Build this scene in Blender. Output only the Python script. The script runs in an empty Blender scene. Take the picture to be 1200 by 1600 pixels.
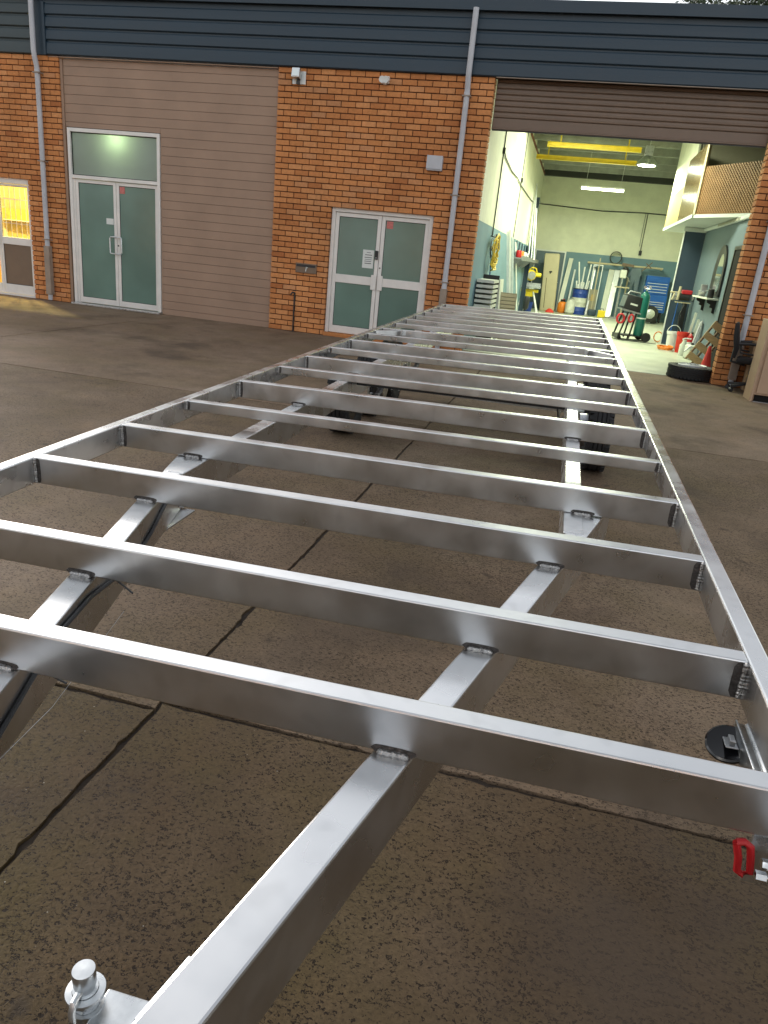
import bpy, bmesh, math, random
from mathutils import Vector, Matrix
random.seed(7)
R = math.radians
S = bpy.context.scene
C = S.collection

# ------------------------------------------------------------------ camera
cam_d = bpy.data.cameras.new('camera'); cam = bpy.data.objects.new('camera', cam_d); C.objects.link(cam)
S.camera = cam
def camera_matrix(yaw, pitch, roll, loc):
    fw = Vector((-math.sin(yaw) * math.cos(pitch), math.cos(yaw) * math.cos(pitch), -math.sin(pitch)))
    ri = Vector((math.cos(yaw), math.sin(yaw), 0)); up = ri.cross(fw)
    r2 = ri * math.cos(roll) + up * math.sin(roll); u2 = -ri * math.sin(roll) + up * math.cos(roll)
    m = Matrix((r2, u2, -fw)).transposed().to_4x4(); m.translation = loc
    return m
CAM = Vector((1.65195, -12.30583, 1.47006))
cam.matrix_world = camera_matrix(R(12.27687), R(19.75939), R(5.77229), CAM)
cam_d.sensor_fit = 'VERTICAL'; cam_d.sensor_height = 36.0; cam_d.lens = 1127.34 / 1600 * 36
cam_d.clip_start = 0.02; cam_d.clip_end = 500

# ------------------------------------------------------------------ sky, sun, exposure
SUN_EL, SUN_AZ = 12.0, 312.0           # azimuth clockwise from +Y: low beyond the building, to its left
w = bpy.data.worlds.new('World'); S.world = w; w.use_nodes = True
nt = w.node_tree; bg = nt.nodes['Background']
sky = nt.nodes.new('ShaderNodeTexSky'); sky.sky_type = 'NISHITA'; sky.sun_disc = False
sky.sun_elevation = R(SUN_EL); sky.sun_rotation = R(SUN_AZ); sky.air_density = 1.0; sky.dust_density = 1.6; sky.ozone_density = 1.0
hs = nt.nodes.new('ShaderNodeHueSaturation'); hs.inputs['Saturation'].default_value = 0.22
nt.links.new(sky.outputs[0], hs.inputs['Color']); nt.links.new(hs.outputs[0], bg.inputs[0])
bg.inputs[1].default_value = 0.13
sd = bpy.data.lights.new('sun', 'SUN'); so = bpy.data.objects.new('sun', sd); C.objects.link(so)
sd.energy = 0.5; sd.angle = R(25); sd.color = (1.0, 0.9, 0.78)
a, e = R(SUN_AZ), R(SUN_EL)
so.rotation_euler = Vector((math.sin(a) * math.cos(e), math.cos(a) * math.cos(e), math.sin(e))).to_track_quat('Z', 'Y').to_euler()
S.view_settings.view_transform = 'Standard'; S.view_settings.look = 'None'
S.view_settings.gamma = 1.0; S.view_settings.use_curve_mapping = False
S.view_settings.exposure = 1.66
S.render.engine = 'CYCLES'
S.cycles.use_adaptive_sampling = False; S.cycles.use_denoising = True; S.cycles.denoising_prefilter = 'ACCURATE'
S.cycles.max_bounces = 8; S.cycles.diffuse_bounces = 4; S.cycles.glossy_bounces = 4; S.cycles.transmission_bounces = 6
S.cycles.sample_clamp_indirect = 2.0; S.cycles.sample_clamp_direct = 30.0; S.cycles.blur_glossy = 1.0; S.cycles.caustics_reflective = False; S.cycles.caustics_refractive = False

# ------------------------------------------------------------------ materials
def newmat(name):
    m = bpy.data.materials.new(name); m.use_nodes = True
    n = m.node_tree.nodes; l = m.node_tree.links
    return m, n, l, n['Principled BSDF']
def mat(name, col, rough=0.6, metal=0.0, var=0.15, vscale=3.0, bump=0.0, bscale=60.0, spec=0.5, stretch=(1, 1, 1), rvar=0.0, fine=0.0, fscale=200.0):
    """plain surface with uneven colour, gloss and relief"""
    m, n, l, b = newmat(name)
    g = n.new('ShaderNodeNewGeometry'); mp = n.new('ShaderNodeMapping'); mp.inputs['Scale'].default_value = stretch
    l.new(g.outputs['Position'], mp.inputs[0])
    t = n.new('ShaderNodeTexNoise'); t.inputs['Scale'].default_value = vscale; t.inputs['Detail'].default_value = 6; t.inputs['Roughness'].default_value = 0.62
    l.new(mp.outputs[0], t.inputs['Vector'])
    r = n.new('ShaderNodeValToRGB'); c = Vector(col)
    r.color_ramp.elements[0].position = 0.3; r.color_ramp.elements[1].position = 0.7
    r.color_ramp.elements[0].color = (*(c * (1 - var)), 1); r.color_ramp.elements[1].color = (*[min(1, x) for x in c * (1 + var)], 1)
    l.new(t.outputs[0], r.inputs[0]); out = r.outputs[0]
    if fine:
        t3 = n.new('ShaderNodeTexNoise'); t3.inputs['Scale'].default_value = fscale; t3.inputs['Detail'].default_value = 3
        l.new(mp.outputs[0], t3.inputs['Vector'])
        r3 = n.new('ShaderNodeMapRange'); r3.inputs[1].default_value = 0.3; r3.inputs[2].default_value = 0.7; r3.inputs[3].default_value = 1 - fine; r3.inputs[4].default_value = 1 + fine
        l.new(t3.outputs[0], r3.inputs[0])
        mx = n.new('ShaderNodeVectorMath'); mx.operation = 'SCALE'; l.new(out, mx.inputs[0]); l.new(r3.outputs[0], mx.inputs['Scale']); out = mx.outputs[0]
    l.new(out, b.inputs['Base Color'])
    b.inputs['Roughness'].default_value = rough; b.inputs['Metallic'].default_value = metal; b.inputs['Specular IOR Level'].default_value = spec
    if rvar:
        mr = n.new('ShaderNodeMapRange'); mr.inputs[1].default_value = 0.25; mr.inputs[2].default_value = 0.75
        mr.inputs[3].default_value = max(0.02, rough - rvar); mr.inputs[4].default_value = rough + rvar
        l.new(t.outputs[0], mr.inputs[0]); l.new(mr.outputs[0], b.inputs['Roughness'])
    if bump:
        t2 = n.new('ShaderNodeTexNoise'); t2.inputs['Scale'].default_value = bscale; t2.inputs['Detail'].default_value = 4
        l.new(mp.outputs[0], t2.inputs['Vector'])
        bp = n.new('ShaderNodeBump'); bp.inputs['Strength'].default_value = bump; bp.inputs['Distance'].default_value = 0.01
        l.new(t2.outputs[0], bp.inputs['Height']); l.new(bp.outputs[0], b.inputs['Normal'])
    return m
def emit(name, col, strength):
    m, n, l, b = newmat(name)
    b.inputs['Base Color'].default_value = (*col, 1); b.inputs['Emission Color'].default_value = (*col, 1); b.inputs['Emission Strength'].default_value = strength
    return m
def brick_mat(name, per_island):
    m, n, l, b = newmat(name)
    if per_island:
        g = n.new('ShaderNodeNewGeometry'); rnd = g.outputs['Random Per Island']
    else:
        oi = n.new('ShaderNodeObjectInfo'); rnd = oi.outputs['Random']; g = n.new('ShaderNodeNewGeometry')
    cr = n.new('ShaderNodeValToRGB'); el = cr.color_ramp.elements
    cols = [(0.0, (0.41, 0.145, 0.05)), (0.08, (0.48, 0.185, 0.064)), (0.35, (0.53, 0.215, 0.075)), (0.65, (0.57, 0.24, 0.088)), (0.9, (0.60, 0.27, 0.108)), (1.0, (0.49, 0.23, 0.105))]
    while len(el) < len(cols): el.new(0.5)
    for x, (p, c) in zip(el, cols): x.position = p; x.color = (*c, 1)
    l.new(rnd, cr.inputs[0])
    t = n.new('ShaderNodeTexNoise'); t.inputs['Scale'].default_value = 22; t.inputs['Detail'].default_value = 6; t.inputs['Roughness'].default_value = 0.7
    l.new(g.outputs['Position'], t.inputs['Vector'])
    t1 = n.new('ShaderNodeTexNoise'); t1.inputs['Scale'].default_value = 0.9; t1.inputs['Detail'].default_value = 3
    l.new(g.outputs['Position'], t1.inputs['Vector'])
    ad = n.new('ShaderNodeMath'); ad.operation = 'ADD'; l.new(t.outputs[0], ad.inputs[0]); l.new(t1.outputs[0], ad.inputs[1])
    mr = n.new('ShaderNodeMapRange'); mr.inputs[1].default_value = 0.6; mr.inputs[2].default_value = 1.4; mr.inputs[3].default_value = 0.62; mr.inputs[4].default_value = 1.25
    l.new(ad.outputs[0], mr.inputs[0])
    sc = n.new('ShaderNodeVectorMath'); sc.operation = 'SCALE'; l.new(cr.outputs[0], sc.inputs[0]); l.new(mr.outputs[0], sc.inputs['Scale'])
    l.new(sc.outputs[0], b.inputs['Base Color']); b.inputs['Roughness'].default_value = 0.85; b.inputs['Specular IOR Level'].default_value = 0.25
    bp = n.new('ShaderNodeBump'); bp.inputs['Strength'].default_value = 0.5; bp.inputs['Distance'].default_value = 0.008
    l.new(t.outputs[0], bp.inputs['Height']); l.new(bp.outputs[0], b.inputs['Normal'])
    return m
def concrete_yard(name, tones, pit_lo, pit_k, moss_k, moss_col):
    m, n, l, b = newmat(name)
    g = n.new('ShaderNodeNewGeometry'); P = g.outputs['Position']
    def noise(s, d=5, r=0.6, st=None):
        v = P
        if st:
            mp = n.new('ShaderNodeMapping'); mp.inputs['Scale'].default_value = st; l.new(P, mp.inputs[0]); v = mp.outputs[0]
        t = n.new('ShaderNodeTexNoise'); t.inputs['Scale'].default_value = s; t.inputs['Detail'].default_value = d; t.inputs['Roughness'].default_value = r
        l.new(v, t.inputs['Vector']); return t.outputs[0]
    def ramp(v, stops):
        r = n.new('ShaderNodeValToRGB'); el = r.color_ramp.elements
        while len(el) < len(stops): el.new(0.5)
        for x, (p, c) in zip(el, stops): x.position = p; x.color = (*c, 1)
        l.new(v, r.inputs[0]); return r.outputs[0]
    def mix(f, a_, b_, mode='MIX'):
        x = n.new('ShaderNodeMix'); x.data_type = 'RGBA'; x.blend_type = mode
        if isinstance(f, float): x.inputs['Factor'].default_value = f
        else: l.new(f, x.inputs['Factor'])
        l.new(a_, x.inputs['A']); l.new(b_, x.inputs['B']) if not isinstance(b_, tuple) else setattr(x.inputs['B'], 'default_value', (*b_, 1))
        return x.outputs['Result']
    big = noise(0.55, 5, 0.6); mid = noise(3.5, 6, 0.65); fine = noise(85, 4, 0.7)
    col = ramp(big, [(0.3, tones[0]), (0.5, tones[1]), (0.7, tones[2])])
    col = mix(0.55, col, ramp(mid, [(0.3, (0.30, 0.28, 0.25)), (0.5, (0.5, 0.5, 0.5)), (0.72, (0.66, 0.63, 0.60))]), 'OVERLAY')
    moss = ramp(noise(1.3, 4, 0.6), [(0.46, (0, 0, 0)), (0.68, (moss_k, moss_k, moss_k))])
    col = mix(moss, col, moss_col)
    col = mix(0.6, col, ramp(fine, [(0.3, (0.30, 0.29, 0.28)), (0.5, (0.5, 0.5, 0.5)), (0.7, (0.68, 0.67, 0.65))]), 'OVERLAY')
    # worn-out pits where the aggregate has come away, clustered by a broad mask
    pit = n.new('ShaderNodeTexVoronoi'); pit.inputs['Scale'].default_value = 118; pit.inputs['Randomness'].default_value = 1
    mpv = n.new('ShaderNodeMapping'); mpv.inputs['Scale'].default_value = (0.8, 1.25, 1); l.new(P, mpv.inputs[0])
    dn = n.new('ShaderNodeTexNoise'); dn.inputs['Scale'].default_value = 120; l.new(P, dn.inputs['Vector'])
    va = n.new('ShaderNodeVectorMath'); va.operation = 'MULTIPLY_ADD'; l.new(dn.outputs['Color'], va.inputs[0]); va.inputs[1].default_value = (0.03, 0.03, 0); l.new(mpv.outputs[0], va.inputs[2])
    l.new(va.outputs[0], pit.inputs['Vector'])
    pm = ramp(pit.outputs['Distance'], [(0.28, (1, 1, 1)), (0.46, (0, 0, 0))])
    sel = n.new('ShaderNodeSeparateColor'); l.new(pit.outputs['Color'], sel.inputs[0])
    cl = ramp(noise(1.0, 5, 0.7), [(0.34, (0.12, 0.12, 0.12)), (0.66, (0.88, 0.88, 0.88))])
    thr = n.new('ShaderNodeMath'); thr.operation = 'ADD'; l.new(sel.outputs[0], thr.inputs[0]); l.new(cl, thr.inputs[1])
    pmask = ramp(thr.outputs[0], [(pit_lo, (0, 0, 0)), (pit_lo + 0.16, (1, 1, 1))])
    pf = n.new('ShaderNodeMath'); pf.operation = 'MULTIPLY'; l.new(pm, pf.inputs[0]); l.new(pmask, pf.inputs[1])
    pf2 = n.new('ShaderNodeMath'); pf2.operation = 'MULTIPLY'; l.new(pf.outputs[0], pf2.inputs[0]); pf2.inputs[1].default_value = pit_k
    col = mix(pf2.outputs[0], col, (0.022, 0.015, 0.011))
    # second, finer scatter of dark flecks of many sizes
    fl = ramp(noise(150, 2, 0.5, (0.75, 1.3, 1)), [(0.60, (0, 0, 0)), (0.68, (pit_k, pit_k, pit_k))])
    flm = ramp(noise(1.1, 4, 0.7), [(0.42, (0, 0, 0)), (0.62, (0.8, 0.8, 0.8))])
    ff = n.new('ShaderNodeMath'); ff.operation = 'MULTIPLY'; l.new(fl, ff.inputs[0]); l.new(flm, ff.inputs[1])
    col = mix(ff.outputs[0], col, (0.04, 0.029, 0.02))
    # pale grit
    gr = n.new('ShaderNodeTexVoronoi'); gr.inputs['Scale'].default_value = 26; l.new(P, gr.inputs['Vector'])
    gm = ramp(gr.outputs['Distance'], [(0.035, (1, 1, 1)), (0.055, (0, 0, 0))])
    gs = n.new('ShaderNodeSeparateColor'); l.new(gr.outputs['Color'], gs.inputs[0])
    gm2 = ramp(gs.outputs[1], [(0.90, (0, 0, 0)), (0.93, (1, 1, 1))])
    gf = n.new('ShaderNodeMath'); gf.operation = 'MULTIPLY'; l.new(gm, gf.inputs[0]); l.new(gm2, gf.inputs[1])
    col = mix(gf.outputs[0], col, (0.45, 0.42, 0.36))
    # oil and damp stains
    st = ramp(noise(0.8, 4, 0.6), [(0.54, (0, 0, 0)), (0.66, (0.7, 0.7, 0.7))])
    col = mix(st, col, (0.085, 0.062, 0.045))
    spots = ramp(noise(5.0, 2, 0.5), [(0.70, (0, 0, 0)), (0.76, (0.7, 0.7, 0.7))])
    col = mix(spots, col, (0.06, 0.045, 0.033))
    l.new(col, b.inputs['Base Color'])
    rr = n.new('ShaderNodeMapRange'); rr.inputs[3].default_value = 0.62; rr.inputs[4].default_value = 0.9; l.new(mid, rr.inputs[0]); l.new(rr.outputs[0], b.inputs['Roughness'])
    b.inputs['Specular IOR Level'].default_value = 0.14
    h = n.new('ShaderNodeMath'); h.operation = 'SUBTRACT'; l.new(fine, h.inputs[0]); l.new(pf.outputs[0], h.inputs[1])
    bp = n.new('ShaderNodeBump'); bp.inputs['Strength'].default_value = 0.55; bp.inputs['Distance'].default_value = 0.006
    l.new(h.outputs[0], bp.inputs['Height']); l.new(bp.outputs[0], b.inputs['Normal'])
    return m
def alloy_mat(name, rough=0.3, col=(0.69, 0.695, 0.70), stretch=(1, 1, 1)):
    """mill-finish aluminium: handling smudges, faint draw lines, scuffs"""
    m, n, l, b = newmat(name)
    tc = n.new('ShaderNodeTexCoord'); g = n.new('ShaderNodeNewGeometry')
    mp = n.new('ShaderNodeMapping'); mp.inputs['Scale'].default_value = stretch; l.new(tc.outputs['Object'], mp.inputs[0])
    lines = n.new('ShaderNodeTexNoise'); lines.inputs['Scale'].default_value = 1.0; lines.inputs['Detail'].default_value = 3; l.new(mp.outputs[0], lines.inputs['Vector'])
    sm = n.new('ShaderNodeTexNoise'); sm.inputs['Scale'].default_value = 7; sm.inputs['Detail'].default_value = 3; sm.inputs['Roughness'].default_value = 0.5; l.new(g.outputs['Position'], sm.inputs['Vector'])
    mr = n.new('ShaderNodeMapRange'); mr.inputs[1].default_value = 0.3; mr.inputs[2].default_value = 0.75; mr.inputs[3].default_value = rough - 0.05; mr.inputs[4].default_value = rough + 0.09; l.new(sm.outputs[0], mr.inputs[0]); l.new(mr.outputs[0], b.inputs['Roughness'])
    cr = n.new('ShaderNodeValToRGB'); c = Vector(col); cr.color_ramp.elements[0].position = 0.3; cr.color_ramp.elements[1].position = 0.65
    cr.color_ramp.elements[0].color = (*(c * 0.90), 1); cr.color_ramp.elements[1].color = (*c, 1); l.new(sm.outputs[0], cr.inputs[0])
    sp = n.new('ShaderNodeTexNoise'); sp.inputs['Scale'].default_value = 24; sp.inputs['Detail'].default_value = 0; l.new(g.outputs['Position'], sp.inputs['Vector'])
    spr = n.new('ShaderNodeValToRGB'); spr.color_ramp.elements[0].position = 0.58; spr.color_ramp.elements[1].position = 0.80; spr.color_ramp.elements[1].color = (0.16, 0.16, 0.16, 1); l.new(sp.outputs[0], spr.inputs[0])
    mx = n.new('ShaderNodeMix'); mx.data_type = 'RGBA'; l.new(spr.outputs[0], mx.inputs['Factor']); l.new(cr.outputs[0], mx.inputs['A']); mx.inputs['B'].default_value = (*(c * 0.5), 1)
    l.new(mx.outputs['Result'], b.inputs['Base Color'])
    b.inputs['Metallic'].default_value = 1.0
    bp = n.new('ShaderNodeBump'); bp.inputs['Strength'].default_value = 0.02; bp.inputs['Distance'].default_value = 0.002
    l.new(lines.outputs[0], bp.inputs['Height']); l.new(bp.outputs[0], b.inputs['Normal'])
    return m
def frosted(name, col, trans=0.25):
    m, n, l, b = newmat(name)
    g = n.new('ShaderNodeNewGeometry'); t = n.new('ShaderNodeTexNoise'); t.inputs['Scale'].default_value = 1.1; t.inputs['Detail'].default_value = 3; l.new(g.outputs['Position'], t.inputs['Vector'])
    cr = n.new('ShaderNodeValToRGB'); c = Vector(col); cr.color_ramp.elements[0].position = 0.35; cr.color_ramp.elements[1].position = 0.7
    cr.color_ramp.elements[0].color = (*(c * 0.85), 1); cr.color_ramp.elements[1].color = (*(c * 1.15), 1); l.new(t.outputs[0], cr.inputs[0]); l.new(cr.outputs[0], b.inputs['Base Color'])
    b.inputs['Roughness'].default_value = 0.12; b.inputs['Specular IOR Level'].default_value = 0.5
    tr = n.new('ShaderNodeBsdfTranslucent'); tr.inputs[0].default_value = (0.75, 0.85, 0.75, 1)
    mx = n.new('ShaderNodeMixShader'); mx.inputs[0].default_value = trans
    l.new(b.outputs[0], mx.inputs[1]); l.new(tr.outputs[0], mx.inputs[2]); l.new(mx.outputs[0], n['Material Output'].inputs[0])
    return m
def clear_glass(name):
    m, n, l, b = newmat(name)
    b.inputs['Base Color'].default_value = (0.9, 0.95, 0.92, 1); b.inputs['Roughness'].default_value = 0.03; b.inputs['Metallic'].default_value = 0
    tr = n.new('ShaderNodeBsdfTransparent'); gl = n.new('ShaderNodeBsdfGlossy'); gl.inputs['Roughness'].default_value = 0.03
    mx = n.new('ShaderNodeMixShader'); mx.inputs[0].default_value = 0.08
    l.new(tr.outputs[0], mx.inputs[1]); l.new(gl.outputs[0], mx.inputs[2]); l.new(mx.outputs[0], n['Material Output'].inputs[0])
    return m
M = {}
M['yard'] = concrete_yard('yard_concrete', ((0.165, 0.116, 0.077), (0.215, 0.155, 0.108), (0.265, 0.198, 0.145)), 0.98, 0.5, 0.35, (0.19, 0.145, 0.08))
M['yard_worn_dimmed'] = concrete_yard('yard_concrete_worn_dimmed', ((0.06, 0.040, 0.023), (0.115, 0.078, 0.045), (0.175, 0.123, 0.075)), 0.78, 0.97, 0.75, (0.10, 0.075, 0.029))  # worn, mossy near slabs; vignette darkening is put into their tones too
M['yard_mid'] = concrete_yard('yard_concrete_mid', ((0.125, 0.087, 0.056), (0.18, 0.128, 0.086), (0.232, 0.172, 0.122)), 0.82, 0.9, 0.5, (0.125, 0.092, 0.042))
M['dirt'] = mat('joint_dirt', (0.05, 0.036, 0.026), 0.95, var=0.4, vscale=30, bump=0.6)
M['brick'] = brick_mat('brick_single', False); M['bricks'] = brick_mat('brick_field', True)
M['mortar'] = mat('raked_mortar', (0.075, 0.026, 0.011), 0.95, var=0.35, vscale=14, bump=0.4, bscale=120)
M['fascia'] = mat('navy_steel_sheet', (0.013, 0.031, 0.049), 0.45, var=0.12, vscale=1.2, rvar=0.08)
M['fascia_old'] = mat('faded_steel_sheet', (0.034, 0.05, 0.055), 0.5, var=0.15, vscale=1.5, rvar=0.08)
M['clad'] = mat('taupe_boards', (0.31, 0.205, 0.142), 0.6, var=0.10, vscale=1.6, bump=0.05)
M['shutter'] = mat('brown_shutter', (0.15, 0.10, 0.068), 0.45, var=0.1, vscale=2)
M['white_alu'] = mat('pale_powdercoat', (0.72, 0.69, 0.65), 0.4, var=0.06, vscale=5)
M['dark_gap'] = mat('dark_gap', (0.012, 0.011, 0.01), 0.9, spec=0.2)
M['frost'] = frosted('frosted_green_glass', (0.145, 0.235, 0.195), 0.08)
M['frost_lit'] = frosted('frosted_transom_glass', (0.24, 0.28, 0.26), 0.25)
M['clear'] = clear_glass('clear_glass')
M['pipe'] = mat('grey_pvc_pipe', (0.44, 0.45, 0.48), 0.42, var=0.1, vscale=4)
M['pipe_box'] = mat('painted_steel_guard', (0.27, 0.215, 0.17), 0.55, var=0.15, vscale=6)
M['alloy_x'] = alloy_mat('alloy_cross', 0.32, stretch=(1.5, 90, 90))
M['alloy_y'] = alloy_mat('alloy_long', 0.27, stretch=(90, 1.5, 90))
M['weld'] = mat('weld_metal', (0.40, 0.39, 0.38), 0.42, 1.0, var=0.3, vscale=120, bump=0.6, bscale=160)
M['soot'] = mat('weld_soot', (0.10, 0.09, 0.085), 0.6, 0.6, var=0.5, vscale=90, bump=0.4, bscale=150)
M['galv'] = mat('zinc_plate', (0.62, 0.64, 0.65), 0.32, 1.0, var=0.15, vscale=25, rvar=0.1)
M['chrome'] = mat('bright_plate', (0.8, 0.8, 0.8), 0.14, 1.0, var=0.05)
M['rubber'] = mat('tyre_rubber', (0.014, 0.014, 0.015), 0.7, var=0.3, vscale=20, bump=0.2, bscale=80)
M['black'] = mat('black_paint', (0.012, 0.012, 0.013), 0.4, var=0.2)
M['black_plastic'] = mat('black_plastic', (0.02, 0.02, 0.022), 0.5, var=0.2)
M['black_gloss'] = mat('black_gloss', (0.006, 0.006, 0.007), 0.12, var=0.2)
M['red'] = mat('red_plastic', (0.42, 0.012, 0.016), 0.4, var=0.15)
M['red_cone'] = mat('faded_red_cone', (0.62, 0.035, 0.02), 0.5, var=0.12)
M['orange'] = mat('orange_plastic', (0.75, 0.22, 0.02), 0.45, var=0.1)
M['yellow'] = mat('yellow_paint', (0.80, 0.60, 0.02), 0.45, var=0.1, vscale=6)
M['steel'] = mat('grey_steel', (0.45, 0.46, 0.47), 0.4, 0.9, var=0.2, vscale=12)
M['cream_wall'] = mat('cream_block_wall', (0.74, 0.75, 0.60), 0.75, var=0.08, vscale=2.5, bump=0.1, bscale=40)
M['blue_wall'] = mat('blue_dado_wall', (0.15, 0.26, 0.32), 0.6, var=0.08, vscale=1.5, bump=0.1, bscale=40)
M['side_wall'] = mat('grey_blue_wall', (0.12, 0.165, 0.20), 0.65, var=0.06)
M['navy'] = mat('navy_wall', (0.035, 0.06, 0.095), 0.6, var=0.1)
M['floor'] = mat('workshop_floor', (0.44, 0.46, 0.37), 0.45, var=0.16, vscale=2.2, bump=0.05, rvar=0.12, fine=0.08, fscale=40)
M['roof_in'] = mat('roof_blanket', (0.20, 0.22, 0.18), 0.6, var=0.35, vscale=2.0, stretch=(0.4, 3, 1))
M['roof_out'] = mat('roof_sheet', (0.12, 0.13, 0.14), 0.5)
M['purlin'] = mat('purlin_steel', (0.33, 0.34, 0.30), 0.5, 0.3, var=0.2)
M['beam_dark'] = mat('dark_steel_beam', (0.03, 0.032, 0.028), 0.6)
M['rust'] = mat('rusty_edge', (0.15, 0.05, 0.02), 0.8, var=0.3, vscale=10)
M['soffit'] = mat('white_soffit', (0.55, 0.58, 0.56), 0.7, var=0.04)
M['beige'] = mat('beige_paint', (0.50, 0.44, 0.29), 0.65, var=0.06)
M['beige_dark'] = mat('dull_plaster', (0.32, 0.30, 0.22), 0.7, var=0.06)
M['lattice'] = mat('brown_lattice', (0.30, 0.165, 0.07), 0.6, var=0.2, vscale=4)
M['lattice_back'] = mat('brown_backing', (0.20, 0.11, 0.05), 0.7, var=0.2, vscale=3)
M['wrap'] = mat('wrapped_sheet', (0.22, 0.155, 0.075), 0.14, var=0.5, vscale=3, stretch=(1, 2.5, 0.6), bump=0.35, bscale=5)
M['tan'] = mat('tan_board', (0.52, 0.36, 0.13), 0.5, var=0.06)
M['carton'] = mat('cardboard', (0.36, 0.23, 0.125), 0.8, var=0.1, vscale=5)
M['particle'] = mat('tan_cabinet', (0.40, 0.27, 0.175), 0.6, var=0.08, vscale=3)
M['timber'] = mat('pallet_timber', (0.56, 0.40, 0.19), 0.7, var=0.2, vscale=5, stretch=(3, 3, 12), fine=0.15, fscale=60)
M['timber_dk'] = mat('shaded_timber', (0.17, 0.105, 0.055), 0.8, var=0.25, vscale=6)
M['white'] = mat('white_plastic', (0.72, 0.74, 0.72), 0.4, var=0.05)
M['offwhite'] = mat('offwhite_sheet', (0.62, 0.64, 0.56), 0.55, var=0.07)
M['silver'] = mat('silver_lengths', (0.66, 0.69, 0.68), 0.4, 0.5, var=0.12, vscale=6)
M['green'] = mat('green_cylinder', (0.005, 0.13, 0.105), 0.35, var=0.15, vscale=4)
M['blue'] = mat('blue_paint', (0.01, 0.10, 0.42), 0.35, var=0.1)
M['blue_drum'] = mat('drum_blue', (0.015, 0.05, 0.27), 0.45, var=0.15, vscale=8)
M['drum_white'] = mat('drum_white', (0.55, 0.56, 0.5), 0.5, var=0.2, vscale=8)
M['cord_yellow'] = mat('yellow_lead', (0.75, 0.55, 0.06), 0.5)
M['cord_blue'] = mat('blue_lead', (0.02, 0.08, 0.4), 0.5)
M['conduit'] = mat('dark_conduit', (0.05, 0.055, 0.05), 0.5)
M['red_hose'] = mat('red_hose', (0.5, 0.02, 0.03), 0.45)
M['chair'] = mat('black_fabric', (0.014, 0.013, 0.013), 0.85, var=0.25, vscale=30)
M['paper'] = mat('paper', (0.66, 0.68, 0.65), 0.7, var=0.03)
M['ink'] = mat('ink', (0.08, 0.08, 0.08), 0.8)
M['sticker'] = mat('red_sticker', (0.52, 0.16, 0.14), 0.6, var=0.25, vscale=40)
M['bark'] = mat('bark', (0.10, 0.075, 0.055), 0.9, var=0.3, vscale=12, bump=0.5)
M['leaf'] = mat('leaf', (0.045, 0.065, 0.026), 0.6, var=0.5, vscale=2.5)
M['mirror'] = mat('mirror_glass', (0.8, 0.83, 0.8), 0.05, 1.0, var=0.02)
M['warm_wall'] = mat('warm_room_wall', (0.55, 0.46, 0.16), 0.8, var=0.12, vscale=6)
M['warm_shelf'] = mat('orange_shelf_goods', (0.75, 0.38, 0.04), 0.7, var=0.3, vscale=9)
M['kick'] = mat('brown_kick_panel', (0.17, 0.115, 0.075), 0.5, var=0.1)
M['tube_lit'] = emit('lit_tube', (0.93, 1.0, 0.72), 9)
M['bay_lit'] = emit('lit_bay', (0.93, 1.0, 0.72), 9)
M['room_lit'] = emit('lit_room_lamp', (0.90, 1.0, 0.62), 6)
M['warm_lit'] = emit('lit_warm_lamp', (1.0, 0.80, 0.26), 5)

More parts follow.
